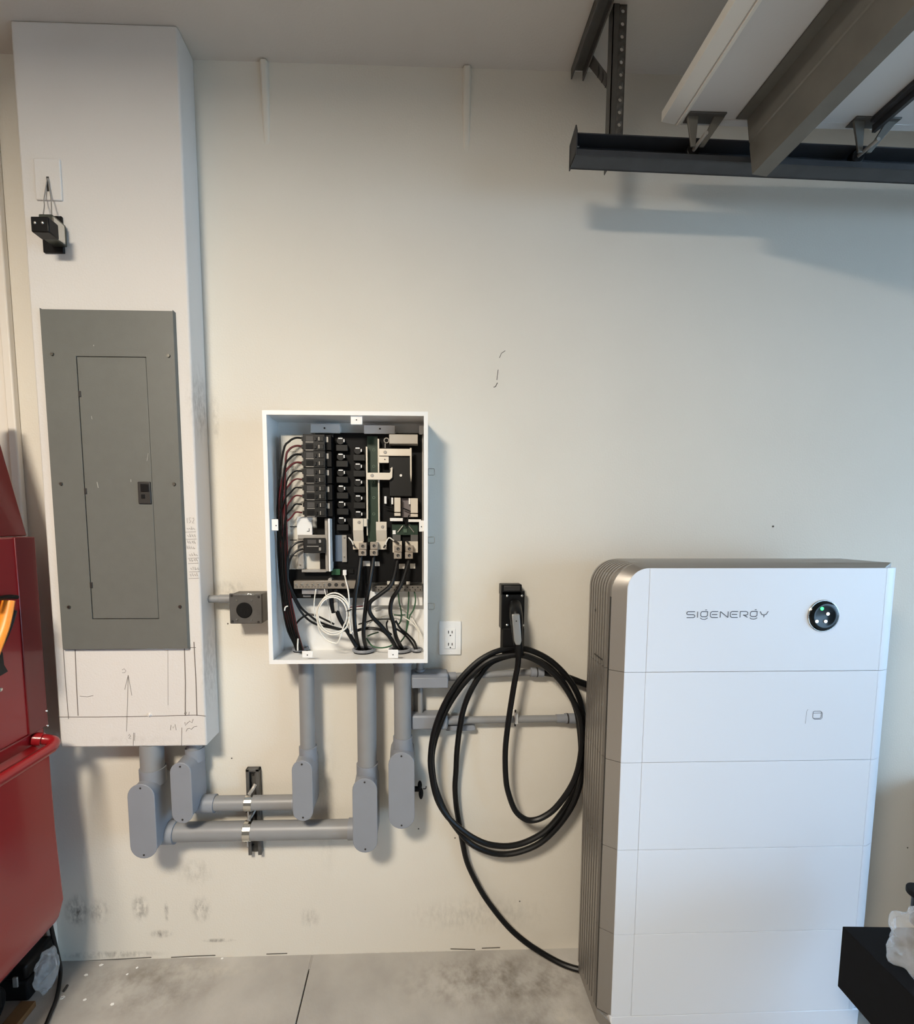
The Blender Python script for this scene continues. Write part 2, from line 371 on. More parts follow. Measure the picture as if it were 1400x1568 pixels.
for uvs, wd in ((((140, 637), (141, 642)), .0016), (((148.6, 738), (150.5, 747)), .0024), (((200.4, 734), (200.6, 738)), .002), (((227, 694), (225, 706)), .0012), (((143.5, 528), (143.5, 530)), .002)):
    MB().ribbon(pts(.1132, *uvs), wd).build('scratch', M_scratch, cover)

# ------------------------------------------------------------------ blank plate and bell transformer high on the chase
t = thing('blank_wall_plate', 'blank white painted wall plate with two wires hanging from its slot', 'wall plate', at(73, 305, CHD))
MB().pbox(52.5, 242, 93, 306, CHD+.006, CHD-.001).build('plate', M_chase, t, .003, 3)
MB().pbox(71, 270, 75.5, 293, CHD+.0066, CHD).build('slot', M_dark_plastic, t, .001)
for P in (((72.6, 273, .109), (69.7, 291, .112), (67.4, 306, .116), (68, 315, .125), (66, 330, .135)), ((74, 273, .109), (76.4, 293, .112), (78.3, 306, .116), (78.8, 316, .125), (79.3, 329, .135))):
    MB().tube([at(*p) for p in P], .0016, 6).build('wire', M_zinc, t)
t = thing('bell_transformer', 'small dark metal doorbell transformer with screw terminals high on the chase', 'transformer', at(80, 385, CHD))
MB().pbox(64, 330, 95.5, 386.5, CHD+.008, CHD-.001).build('mount_plate', M_black, t, .002)
g = MB(); g.pbox(59, 327, 81, 362, .160, .105); g.build('core', mat('core_steel', (92, 96, 88), .32, .8, var=.2, vscale=60), t, .004)
g = MB(); g.pbox(79.5, 331, 82.5, 361, .1615, .118); L(g.build('end_band', M_chrome, t, .002), 'bright metal edge band')
tb = MB().pbox(46.8, 331, 74.5, 355, .198, .160).build('terminal_block', M_black, t, .003)
for u in (53.4, 65): 
    c = at(u, 341, .198); MB().sphere(c, .0042, (1, .6, 1), 10).build('terminal_screw', M_chrome, tb)

# ------------------------------------------------------------------ outlet box between chase and load centre
t = thing('power_inlet_box', 'square grey metal box with round black socket between chase and open panel', 'outlet box', at(376, 955, 0))
MB().pbox(354, 909.5, 402, 954.5, .070, 0).build('box', M_galv, t, .003)
cv = MB().pbox(351.4, 908.6, 400.7, 955.2, .076, .070).build('cover_plate', M_galv, t, .003, 3)
L(MB().pbox(357, 909.5, 391, 912, .0775, .0755).build('bright_edge', M_chrome, cv, .0005), 'brighter chrome strip along the upper edge')  # separate chrome strip over the plate's upper edge
c = at(374.3, 934.3, .076); MB().cyl(c+Vector((0, .02, 0)), c+Vector((0, -.004, 0)), .0255, n=32).build('receptacle', M_black_matte, t, .002)
for u, v in ((369, 934), (379.5, 935), (374, 939)):
    MB().pbox(u-1, v-2.5, u+1, v+2.5, .0806, .079).build('contact_slot', mat('slot_black', (4, 4, 4), .9), t)
for u, v in ((363, 919), (385.5, 919), (363, 948.5), (385.5, 949)): screw(u, v, .076, .0035, cv, M_chrome)
for u, v in ((354.5, 912), (396, 914), (396, 952.8), (356, 951.5)): screw(u, v, .076, .0042, cv, M_dark_plastic if u != 396 or v < 930 else M_dark_plastic)
a = at(351, 917, .04); MB().cyl((CHX1, a.y, a.z), (a.x+.01, a.y, a.z), .0125, n=20).build('nipple', M_pvc_pipe, t)
MB().cyl((a.x-.03, a.y, a.z), (a.x+.006, a.y, a.z), .0145, n=20).build('coupling', M_pvc_pipe, t, .001)

# ------------------------------------------------------------------ duplex outlet on the wall
t = thing('wall_outlet', 'white duplex wall outlet with square face right of the open panel', 'outlet', at(690, 1003))
pl = MB().pbox(672.5, 951.5, 706.5, 1003, .006, -.001).build('face_plate', M_white, t, .0025, 3)
MB().pbox(681.5, 963, 697.5, 993.5, .009, .004).build('receptacle_insert', M_white, t, .001)
for v in (968, 986.5):
    for u, h in ((687, 2.2), (692.5, 2)): MB().pbox(u-.7, v-h, u+.7, v+h, .0093, .006).build('contact_slot', M_dark_plastic, t)
    c = at(689.8, v+5, .0085); MB().cyl(c, c+Vector((0, -.0008, 0)), .0026, n=10).build('ground_hole', M_dark_plastic, t)
for v in (957, 999.5): screw(690, v, .006, .003, t, M_white, h=.001)

# ------------------------------------------------------------------ open load centre
EX0, EX1, EZ0, EZ1, ED = -.5415, -.0484, 1.1376, 1.9097, .15
t = thing('load_center', 'open white steel breaker box full of breakers and thick black cables', 'electrical panel', ((EX0+EX1)/2, 0, EZ0))
g = MB(); T = .003
g.box(EX0, EX1, -.004, 0, EZ0, EZ1)
g.box(EX0, EX0+T, -ED, 0, EZ0, EZ1); g.box(EX1-T, EX1, -ED, 0, EZ0, EZ1); g.box(EX0, EX1, -ED, 0, EZ0, EZ0+T); g.box(EX0, EX1, -ED, 0, EZ1-T, EZ1)
encl = g.build('enclosure', M_encl, t)
g = MB(); W = .0115
for (x0, x1, z0, z1) in ((EX0-.001, EX0+W, EZ0-.001, EZ1+.001), (EX1-W, EX1+.001, EZ0-.001, EZ1+.001)): g.box(x0, x1, -ED-.003, -ED+.006, z0, z1)
for (z0, z1) in ((EZ0-.001, EZ0+W), (EZ1-W, EZ1+.001)): g.box(EX0+W, EX1-W, -ED-.003, -ED+.006, z0, z1)
g.build('rim', M_encl, t)
g = MB()
g.box(EX0+T, EX0+T+.004, -.13, -.05, 1.33, 1.82); g.build('side_flange', M_encl, t)
g = MB(); g.box(EX1-T-.004, EX1-T, -.13, -.05, 1.2, 1.86); g.build('side_flange', M_encl, t)
for (u0, v0, u1, v1) in ((537, 634, 555, 650), (416, 795, 426, 812.5), (642, 797, 653, 814), (462.6, 997, 479, 1007), (594, 995, 610, 1008)):
    tb = MB().pbox(u0, v0, u1, v1, .1465, .144).build('cover_tab', M_white, t, .002)
    c = at((u0+u1)/2+(2 if u0 < 430 else -2 if u0 > 640 else 0), (v0+v1)/2+1, .1467); MB().cyl(c, c+Vector((0, -.0008, 0)), .002, n=8).build('screw_hole', M_black_matte, tb)
for v in (723, 827, 928):
    a = at(671, v, .07)
    hb = MB().box(EX1, EX1+.006, -.08, -.066, a.z-.010, a.z+.010).build('hinge', M_zinc, t, .002)
    z0, z1, xa, xb = a.z-.010, a.z+.010, EX1+.004, EX1+.024
    MB().tube([(xa, -.075, z0), (xb-.003, -.075, z0), (xb, -.075, z0+.003), (xb, -.075, z1-.003), (xb-.003, -.075, z1), (xa, -.075, z1)], .0013, 6, 3).build('hinge_wire', M_chrome, hb)
# interior frame
for r in ((475.5, 649, 520.5, 663), (557.5, 651, 605, 664), (642, 651.5, 649, 665)):
    MB().pbox(*r, .05, .006).build('mounting_bracket', M_encl, t, .001)
for u, v in ((497, 655.5), (582, 656.5)): screw(u, v, .05, .003, t, M_dark_plastic)
MB().pbox(485, 663, 647.5, 892, .046, .008).build('back_panel', M_ins, t)
MB().pbox(440, 870, 560, 916, .055, .008).build('lower_panel', M_ins, t)
MB().pbox(646.6, 664, 648.4, 894, .05, .01).build('panel_edge_strip', M_zinc, t)
# directory gutter label with printed lines
gl = MB().pbox(432, 666, 466, 872, .060, .03).build('label_gutter', M_white_label, t, .004, 3)
MB().pbox(455, 791, 478, 824, .066, .06).build('label_plate', M_white, gl)
fcu = []
def text(s, u, v, d, size, parent, m, name='lettering'):
    cu = bpy.data.curves.new(name, 'FONT'); cu.body = s; cu.size = size; cu.align_x = 'CENTER'; cu.align_y = 'CENTER'
    o = bpy.data.objects.new('tmp_text', cu); COL.objects.link(o)
    dg = bpy.context.evaluated_depsgraph_get(); me = bpy.data.meshes.new_from_object(o.evaluated_get(dg))
    me.name = name; bpy.data.objects.remove(o, do_unlink=True)
    p = at(u, v, d); me.transform(Matrix.Translation(p) @ Matrix.Rotation(math.pi/2, 4, 'X'))
    ob = bpy.data.objects.new(name, me); me.materials.clear(); me.materials.append(m); COL.objects.link(ob)
    if parent is not None: adopt(ob, parent)
    return ob
M_ink = mat('black_ink', (40, 38, 36), .8)
for v, s in ((691.5, 'Circuit 1'), (715, 'Circuit 2'), (735, 'Circuit 3'), (760, 'Circuit 4'), (782, 'Circuit 5')):
    text(s, 447, v, .0604, .0065, gl, M_ink)
g = MB()
for v in (806.5, 827, 851): g.pbox(444, v-.7, 455, v+.7, .0606, .06)
g.pbox(470, 813, 473.5, 814, .0664, .066); g.pbox(473, 809, 474, 814, .0664, .066); g.build('printed_line', M_ink, gl)
# five two-pole breakers
for i in range(5):
    v0 = 665+i*25.4; v1 = v0+25
    sh = i*.55
    b = MB().pbox(464+sh, v0, 497.5+sh, v1, .112, .05).build('circuit_breaker', M_block, t, .001)
    MB().pbox(497.5+sh, v0+1, 507+sh, v1-1, .098, .05).build('breaker_shoulder', M_ins, b)
    MB().pbox(498.5+sh, v0+4, 502.5+sh, v0+12, .0986, .097).build('rating_label', M_zinc, b)
    for k in (0, 1):
        y0 = v0+1.5+k*12.2
        MB().pbox(468.5+sh, y0+1, 479.5+sh, y0+9, .1128, .111).build('breaker_label', mat('label_charcoal', (62, 60, 58), .6) if k == 0 else M_ins, b)
        MB().pbox(481+sh, y0+3, 484+sh, y0+8, .116, .111).build('breaker_toggle', M_black, b, .0006)
        MB().pbox(487+sh, y0+1.5, 495.5+sh, y0+9, .1145, .111).build('breaker_handle', M_block, b, .0008)
        MB().pbox(488+sh, y0+2.5, 489+sh, y0+8, .1151, .114).build('handle_mark', M_zinc, b)
        MB().pbox(468+sh, y0+10, 480+sh, y0+10.7, .1128, .111).build('ridge', M_zinc, b)
        MB().pbox(461.5+sh, y0+2, 464.5+sh, y0+8, .105, .06).build('terminal_lip', M_block, b)
# bus stab rows
def stab(u, v, p):
    s = MB().pbox(u-7, v+6, u+11, v+15.5, .066, .046).build('stab_block', M_block, p, .001)
    c = at(u, v, .06); MB().cyl(c+Vector((0, .012, 0)), c+Vector((0, -.004, 0)), .0145, .0125, 16).build('stab_socket', M_black, p, .001)
    cl = MB().pbox(u-3.5, v-4.5, u+3, v-3, .0665, .06); cl.pbox(u+4.6, v-2.6, u+6, v+1.6, .0665, .06)  # two white strips paint the highlights of the metal clip
    L(cl.build('stab_clip', M_white, p), 'metal stab clip with its highlights painted white')
for i in range(6): stab(521.5+i*.3, 675+i*24.4, t)
for i in range(5): stab(548+i*.2, 690+i*24.4, t)
MB().pbox(507, 664, 512, 860, .058, .046).build('divider', M_block, t)
pcb = MB().pbox(563, 668, 579, 830, .050, .046).build('circuit_board', M_pcb, t)
for v in (689, 714, 738, 762, 787):
    c = at(572.5, v, .0503); g = MB(); g.tube([c+Vector((math.cos(a)*.004, 0, math.sin(a)*.004)) for a in [k*math.tau/8 for k in range(8)]], .0006, 5, 2, True); g.build('board_mark', mat('board_print', (110, 128, 112), .7), pcb)
MB().pbox(561, 684, 563, 795, .072, .05).build('busbar', M_nickel, t); MB().pbox(561.8, 794, 563, 820, .066, .05).build('busbar', M_nickel, t)
MB().pbox(579, 672, 581, 800, .072, .05).build('busbar', M_nickel, t)
g = MB(); g.pbox(580.5, 687, 628.5, 698, .085, .081); g.build('link_bar', M_nickel, t, .001)
MB().pbox(579.7, 698.8, 595.5, 708.8, .083, .078).build('link_tab', M_nickel, t, .001); screw(590, 692.5, .085, .0055, t, M_zinc); screw(589.5, 703.5, .083, .002, t, M_black)
g = MB()
P = [at(628, 686, .085), at(630.3, 686, .085), at(630.5, 728, .085), at(629.6, 738, .085), at(628.2, 726, .085)]; g.prism(P, (0, .012, 0)); g.build('link_bar', M_nickel, t)
g = MB(); P = [at(*p, .088) for p in ((561, 723.7), (597, 724), (598, 722), (598.5, 718), (596.7, 718.6), (600.5, 715), (601.3, 716), (600.8, 731), (597, 734.6), (561.3, 734.3))]; g.prism(P, (0, .004, 0)); g.build('link_bar', M_nickel, t, .0006)
screw(570, 728, .088, .0055, t, M_zinc)
MB().pbox(596, 665, 640, 679.5, .09, .05).build('neutral_bracket', mat('bracket_grey', (176, 170, 160), .5, .2), t, .0015)
c = at(592, 674.5, .07); g = MB(); g.tube([c+Vector((math.cos(a)*.0075, 0, math.sin(a)*.0075)) for a in [k*math.tau/10 for k in range(10)]], .0018, 6, 2, True); g.build('ring_terminal', M_zinc, t)
MB().tube(pts(.07, (590, 679), (590, 686)), .0016, 6).build('ring_lead', M_zinc, t)
rl = MB().pbox(596, 699, 631, 760, .078, .046).build('relay', M_block, t, .002)
c = at(614, 728, .078); MB().cyl(c, c+Vector((0, -.001, 0)), .004, n=12).build('relay_mark', M_white, rl)
MB().pbox(615, 763, 629, 792, .055, .046).build('relay_base', mat('mauve_grey', (110, 102, 104), .6), t)
for r in ((604, 762, 613.5, 784), (629, 763, 640, 785.5)): MB().pbox(*r, .08, .05).build('relay_leg', M_nickel, t, .001)
for r in ((604, 785.5, 613.5, 790), (629, 787, 640, 791.5)): MB().pbox(*r, .084, .05).build('relay_foot', M_nickel, t, .001)
for r in ((599.5, 762, 602, 772), (626, 763, 628.5, 772), (588.7, 760, 591.8, 771)): MB().pbox(*r, .075, .05).build('spacer_tab', M_white, t)
for r in ((597.3, 793.3, 617, 798), (625.5, 795.3, 645, 799.3)): MB().pbox(*r, .08, .05).build('terminal_strip', M_white, t, .001)
for P in (((588, 775), (600, 778), (606, 784), (604, 792)), ((617, 778), (624, 781), (632, 784), (642, 783)), ((617, 792), (621, 800), (621, 806)), ((627, 788), (624, 797), (622, 806))):
    MB().tube(pts(.07, *P), .0022, 6).build('control_wire', M_black, t)
pb = MB().pbox(600.5, 803, 640, 819, .06, .05).build('sensor_board', M_pcb, t)
MB().pbox(601.5, 812, 606, 818, .064, .06).build('board_connector', M_white, pb)
MB().pbox(618, 810, 623.5, 815.5, .064, .06).build('board_chip', mat('chip_green', (70, 92, 76), .6), pb)
for P in (((617, 805), (609, 815)), ((626, 805), (634, 815))): MB().tube(pts(.066, *P), .0012, 5).build('lead', M_zinc, pb)
for r in ((601.5, 819, 613.5, 829), (629, 819, 640, 829)): MB().pbox(*r, .064, .05).build('shunt', M_galv, t)
# lug bars, lugs
for (u0, u1, vt) in ((540.7, 556.2, 794), (576, 592, 799)):
    lb = MB().pbox(u0, vt, u1, 812, .08, .075).build('lug_bar', M_nickel, t)
    a, b = rect(u0, 812, u1, 828, .08)[:2]; zz = rect(u0, 812, u1, 829, .08)
    MB().hexa([(a, -.064, zz[2]), (b, -.064, zz[2]), (b, -.060, zz[2]), (a, -.060, zz[2]), (a, -.08, zz[3]), (b, -.08, zz[3]), (b, -.075, zz[3]), (a, -.075, zz[3])]).build('lug_bar_step', M_nickel, lb)
    MB().pbox(u0, 828, u1, 841.3, .064, .058).build('lug_bar_foot', M_nickel, lb)
screw(550, 799.8, .08, .0055, t, M_zinc); screw(586, 806.8, .08, .0055, t, M_zinc)
MB().pbox(556.5, 794, 562, 806, .075, .06).build('bar_clip', M_nickel, t)
for r in ((601.5, 828.6, 615.4, 846), (621, 829, 640, 846)): MB().pbox(*r, .064, .05).build('lug_plate', M_nickel, t)
for (u, va, vm, vb) in ((555.6, 831, 841.5, 851), (573, 830, 841.5, 851), (609.7, 835.3, 845.5, 855.6), (627, 835.3, 845.5, 855.6)):
    lg = MB().pbox(u-6, va, u+5.8, vm-.3, .086, .06).build('lug', M_alu, t, .0012); MB().pbox(u-6.5, vm+.3, u+5.3, vb, .094, .06).build('lug_body', M_alu, lg, .0012)
    for vv, dd in (((va+vm)/2, .086), ((vm+vb)/2, .094)):
        c = at(u, vv, dd); MB().cyl(c, c+Vector((0, -.0015, 0)), .0052, n=12).build('lug_screw', M_dark_plastic, lg)
        c = at(u+1, vv+1, dd); MB().cyl(c+Vector((0, -.0012, 0)), c+Vector((0, -.0022, 0)), .0022, n=8).build('lug_glint', M_chrome, lg)
for r in ((556, 859, 566.7, 866.8), (574.3, 860, 581.5, 866.8), (611.3, 863.3, 620.3, 870.8), (628.3, 863, 636, 870.5), (593, 890, 598, 895), (604.5, 890.5, 614, 895), (622.5, 890.5, 628, 895), (529, 879.5, 541.5, 882.5)):
    MB().pbox(*r, .0485, .045).build('sticker', M_white_label, t)
for P in (((534, 823), (539, 829), (541, 834), (545, 839)), ((587, 840), (590, 834), (595.5, 823.5), (602, 827), (610, 831), (613, 834))):
    MB().tube(pts(.075, *P), .0019, 6, 3).build('sense_wire', M_white_wire, t)
for P in (((541.5, 834), (544.5, 839)), ((587.5, 839), (590.5, 834.5)), ((603.5, 828), (611, 832.5)), ((622.5, 828), (627, 833))):
    MB().tube(pts(.078, *P), .0032, 6, 3).build('ring_lug', M_dark_plastic, t)
# small breaker in its bracket
g = MB(); g.pbox(456, 819, 499, 825.3, .082, .05); g.pbox(456, 825, 465, 871, .078, .05); g.pbox(462, 872, 499, 876.3, .078, .05)
br = g.build('breaker_bracket', M_zinc, t, .001)
for u, v in ((459.5, 824), (460, 865)): screw(u, v, .079, .0028, br, M_chrome)
MB().pbox(464.5, 846, 490, 872, .058, .045).build('paper_sheet', M_white_label, t)
b = MB().pbox(465, 823.8, 497.5, 847, .105, .05).build('circuit_breaker', M_block, t, .001)
MB().pbox(471, 826.5, 484, 832.5, .1058, .104).build('breaker_label', mat('label_charcoal', (62, 60, 58)), b); MB().pbox(470, 836, 488, 837, .1058, .104).build('ridge', M_zinc, b)
for v in (828.5, 840.5): MB().pbox(488.5, v-2, 491.5, v+2.5, .109, .104).build('breaker_toggle', M_zinc, b); 
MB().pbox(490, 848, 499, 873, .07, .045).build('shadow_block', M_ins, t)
g = MB(); g.pbox(498, 794, 502.5, 875, .092, .045); rr = g.build('guide_rail', M_zinc, t, .001); MB().pbox(503.2, 794, 505.6, 875, .1, .045).build('rail_lip', M_encl, rr)
pp = MB().pbox(507.5, 819.5, 524, 859.5, .052, .045).build('cover_plate', mat('blue_grey_plate', (108, 122, 140), .38, .4), t)
MB().pbox(524, 819.5, 530.8, 860.5, .056, .045).build('plate_edge', M_zinc, pp)
for v in (823.3, 852.8): screw(527.6, v, .056, .003, pp, M_chrome)
MB().pbox(507.5, 871.5, 521, 880.5, .062, .05).build('green_terminal', mat('terminal_green', (34, 84, 52), .5), t, .001)
MB().pbox(534.5, 871.5, 541.5, 878, .06, .05).build('jack', M_black, t)
# neutral bar, ground bar
nb = MB().pbox(450, 889.3, 545, 901.5, .082, .055).build('neutral_bar', mat('neutral_alu', (158, 150, 140), .4, .7), t, .001)
for k in range(6):
    screw(453.5+k*8.6, 895.3, .082, .0042, nb, M_chrome, 'bar_screw', .002)
for k in range(11):
    c = at(455+k*4.6, 898.8, .0822); MB().cyl(c+Vector((0, .001, 0)), c+Vector((0, -.0006, 0)), .0014, n=8).build('bar_hole', M_black_matte, nb)
for u in (504.7, 515, 525.5):
    c = at(u, 895.5, .0822); MB().cyl(c, c+Vector((0, -.0008, 0)), .0062, n=14).build('bar_port', M_dark_plastic, nb)
c = at(506, 887.5, .07); MB().cyl(c+Vector((0, .02, 0)), c+Vector((0, -.008, 0)), .006, n=14).build('bar_post', M_zinc, nb)
MB().pbox(462.6, 902.3, 501.8, 909.6, .07, .05).build('bar_support', mat('support_grey', (140, 138, 140), .5), t)
MB().pbox(464.5, 911, 476, 914.2, .0575, .05).build('sticker', mat('sticker_grey', (120, 120, 122), .6), t)
gb = MB().pbox(570, 897, 646.5, 906, .066, .02).build('ground_bar', mat('ground_bar_grey', (120, 116, 110), .45, .6), t, .001)
for k in range(9):
    for j in (0, 1):
        c = at(576+k*8+(j*4), 899.4+j*3.8, .0662); MB().cyl(c+Vector((0, .001, 0)), c+Vector((0, -.0006, 0)), .0022, n=8).build('bar_hole', M_black_matte, gb)
g = MB(); g.pbox(556, 905, 647, 927, .03, .004); g.build('ground_plate', M_encl, t)
# bushings in the floor of the box
def bushing(u, v, ru, nm='bushing'):
    p = atz(u, v, EZ0+.012); r = at(u+ru, v, -p.y).x-p.x
    ring = [p+Vector((math.cos(a)*r, math.sin(a)*r, 0)) for a in [k*math.tau/16 for k in range(16)]]
    MB().tube(ring, .0052, 8, 1, True).build(nm, M_pvc, t); MB().cyl(p-Vector((0, 0, .0088)), p-Vector((0, 0, .004)), r, n=20).build('bushing_hole', M_black_matte, t)
    return p
BP = [bushing(557, 994.5, 15.5), bushing(613, 994, 15.5), bushing(638.5, 994.3, 7), bushing(460, 993, 11)]
# thick feeder cables
def cab(name, m, r, P, n=8, parent=t): return MB().tube([at(*p) for p in P], r, n, 5).build(name, m, parent)
def endp(i, du=0, d=0): p = BP[i]; return p+Vector((du, d, -.008))
def feeder(P, e, r=.0068):
    return MB().tube([at(*p) for p in P]+[e], r, 10, 6).build('feeder_cable', M_rubber, t)
feeder([(552.5, 851, .075), (551.5, 862, .08), (548, 890, .095), (544.2, 910, .10), (542.6, 940, .10), (545, 970, .095)], endp(0, -.014))
feeder([(572, 851, .075), (571, 862, .08), (566.5, 890, .095), (561.5, 920, .10), (558, 950, .10), (557, 975, .095)], endp(0, .012))
feeder([(609, 855, .075), (607.5, 863, .08), (602.5, 886, .10), (596, 899, .11), (581, 911, .115), (568, 921, .115), (565.5, 932, .115), (570, 944, .112), (586, 961, .105), (600, 980, .095)], endp(1, -.01))
feeder([(626, 855, .075), (624.5, 863, .08), (617, 888, .10), (610, 903, .11), (600.5, 918, .11), (598, 937, .11), (603, 956, .10), (607, 976, .09)], endp(1, .012))
for P, r in ((((606, 950, .09), (613, 962, .09), (625, 972, .085), (635, 983, .08)), .0036), (((604, 962, .09), (612, 966, .09), (622, 974, .085), (631, 985, .08)), .0034)):
    MB().tube([at(*p) for p in P]+[endp(2, (P[0][0]-605)*.003)], r, 8, 5).build('feeder_cable', M_rubber, t)
cab('jumper_cable', M_rubber, .005, ((546, 966, .07), (556, 963, .075), (570, 962, .08), (584, 965, .08), (594, 973, .075), (602, 985, .07), (608, 993, .065)))
cab('jumper_cable', M_rubber, .0026, ((549, 956, .05), (560, 953, .05), (572, 949, .06), (588, 948, .06), (600, 949, .06), (606, 954, .06)))
cab('jumper_cable', M_rubber, .003, ((594, 950, .06), (592, 956, .06), (594, 966, .07), (600, 972, .07)))
cab('neutral_cable', M_rubber, .0074, ((507, 901, .07), (507.5, 912, .085), (508, 925, .085), (511, 938, .08)))
L(cab('neutral_cable', M_rubber, .0074, ((514.5, 903, .075), (515.5, 930, .085), (520, 946, .085), (528, 960, .08), (536, 973, .075), (546, 990, .07))), 'taped neutral cable')
L(cab('tape_wrap', mat('grey_tape', (168, 168, 166), .6), .0081, ((514.5, 915, .08), (515, 925, .085), (516.5, 936, .085))), 'pale grey tape round the cable')
# green and white conductors on the right
for P in (((626, 905, .05), (626, 920, .05), (624.5, 940, .05), (623, 962, .05), (620, 974, .05), (612, 985, .05)), ((634.5, 905, .05), (636.5, 918, .055), (634, 932, .05), (628, 943, .05), (625, 955, .05), (622, 968, .05)),
          ((610, 908, .055), (611.5, 922, .055), (614.5, 936, .055), (614, 950, .05), (609, 958, .05)), ((561, 977, .06), (570, 989, .065), (583, 992, .07), (596, 990, .065), (603, 986, .06)), ((563, 974, .05), (570, 971, .05), (580, 968, .05))):
    cab('ground_wire', M_green_wire, .0026, P, 6)
for P in (((572, 932, .02), (585, 928, .02), (600, 927, .02), (612, 930, .02), (625, 938, .03), (636, 955, .05), (645, 972, .06), (650, 984, .06)), ((570, 949, .02), (585, 944, .02), (605, 942, .03), (620, 946, .05), (632, 955, .06), (640, 966, .06), (642, 988, .06)), ((562, 958, .05), (572, 950, .04), (585, 946, .03))):
    cab('white_conductor', M_white_wire, .002, P, 6)
cab('ground_wire', M_green_wire, .0022, ((603, 941.5, .045), (612, 942, .045), (621, 941.5, .045)), 6)
cab('red_conductor', M_red_wire, .0024, ((535, 930, .02), (546, 929, .02), (556, 928, .02)), 6)
# branch wires: black and red from every pole, swept down the left side
for i in range(5):
    for k in (0, 1):
        v = 671+i*25.4+k*12.4; j = i*2+k; R2 = random.Random(j)
        thick = .0034 if i < 2 else .0026; q = (j*7 % 10)*1.55
        P = [(463, v, .09), (453, v-.5, .095), (443+i*.9, v+5+i*.5, .098), (434+q*.35, v+20, .098), (425.5+q, max(v+52, 760+j*4), .085+q*.001)]
        P += [(426+q, 840, .082+q*.001), (429+q*.9, 888, .08+q*.001), (432+q*.95, 915, .08+q*.001), (435+q*1.1, 940, .08+q*.001), (441+q*1.05, 966, .08), (450+q*.8, 985, .076), (454+q*.75, 996, .072)]
        P = [(u_, v_, d_+(0 if k else .005)) for u_, v_, d_ in P]
        MB().tube([at(*p) for p in P], thick, 6, 4).build('branch_wire', M_red_wire if k else M_rubber, t)
for P in (((464.5, 829, .09), (455, 831, .095), (446, 838, .1), (442, 850, .1), (440, 868, .1), (442, 890, .1), (450, 910, .1), (461, 930, .1), (474, 942, .095), (488, 952, .09), (510, 960, .08), (530, 965, .075)),
          ((464.5, 840.5, .09), (456, 843, .095), (448, 850, .1), (443, 862, .1), (441, 885, .1), (446, 905, .1), (455, 926, .1), (466, 943, .095), (482, 955, .09), (505, 961, .08), (535, 967, .075))):
    cab('branch_cable', M_rubber, .0036, P)
cab('branch_cable', M_rubber, .0034, ((446, 972, .05), (452, 958, .05), (460, 948, .05), (472, 941, .05), (485, 943, .05), (500, 950, .05), (512, 956, .05)))
cab('white_conductor', M_white_wire, .0024, ((456.5, 978, .09), (456, 988, .088), (456, 996, .086)), 6); cab('white_conductor', M_white_wire, .002, ((441, 928, .1), (437, 930, .1), (436, 935, .1)), 6)
cab('white_conductor', M_white_wire, .0019, ((484, 902, .08), (482, 915, .085), (481, 930, .085), (483, 950, .08)), 6); cab('white_conductor', M_white_wire, .0014, ((497, 902, .08), (501, 920, .085), (506, 945, .08), (508, 957, .07)), 6)
# white data lead plugged into the jack, coiled and tied at the bottom of the box
nc = thing('network_cable', 'thin white data cable coiled in the bottom of the open breaker box', 'cable', at(515, 985, .1))
MB().pbox(525, 873, 530.5, 881, .07, .058).build('plug', M_white, nc, .001)
P = [(528, 881, .07), (530, 890, .085), (533.5, 905, .105), (535, 925, .11), (533.5, 945, .112)]
def ringp(cu, cv, ru, rv, a0, a1, d, n=14): return [(cu+ru*math.cos(math.radians(a0+(a1-a0)*k/n)), cv-rv*math.sin(math.radians(a0+(a1-a0)*k/n)), d+.004*math.sin(k*.9)) for k in range(n+1)]
P2 = P+[(532, 958, .112)]+ringp(510.5, 942, 25.5, 30, -45, -405, .112, 18)[1:]+ringp(509.5, 941.5, 22, 27, -45, -400, .117, 18)[2:]+ringp(512, 946, 26, 38, -40, -330, .108, 16)[2:]
MB().tube([at(*p) for p in P2], .0023, 7, 5).build('lead', M_white_wire, nc)
MB().tube([at(*p) for p in ((534, 944, .118), (536.5, 958, .118), (537, 970, .118), (540.5, 966, .118))], .0022, 7, 4).build('lead_end', M_white_wire, nc)
MB().tube(pts(.121, (530, 936), (534, 935), (538.5, 933)), .002, 6, 3).build('cable_tie', M_black, nc)

# ------------------------------------------------------------------ conduit runs
def body(par, u0, v0, u1, v1, df, db=.02, plugs=()):
    x0, x1, z0, z1 = rect(u0, v0, u1, v1, df); ins = .0035
    bd = MB().stadium(x0+ins, x1-ins, z0+ins, z1-ins, -df+.005, -db, 10, .002).build('conduit_body', M_pvc, par, .002)
    cv = MB().stadium(x0, x1, z0, z1, -df, -df+.005, 12).build('body_cover', M_pvc, bd, .0015)
    hv = (z1-z0) > (x1-x0)
    for s in (0, 1):
        c = Vector(((x0+x1)/2, -df, z0+.013 if s == 0 else z1-.013)) if hv else Vector((x0+.012 if s == 0 else x1-.012, -df, (z0+z1)/2))
        MB().cyl(c, c+Vector((0, -.0012, 0)), .0032, n=10).build('cover_screw', M_dark_plastic, bd)
    return (x0, x1, z0, z1)
def pipe(par, a, b, r, nm='pipe', m=None): return MB().cyl(a, b, r, n=28).build(nm, m or M_pvc_pipe, par)
def vert(par, u, v0, v1, r, d, hub_at=None, top=None):
    a, b = at(u, v0, d), at(u, v1, d); x = b.x
    z0 = b.z; z1 = top if top else a.z
    pipe(par, (x, -d, z0), (x, -d, z1), r)
    return x
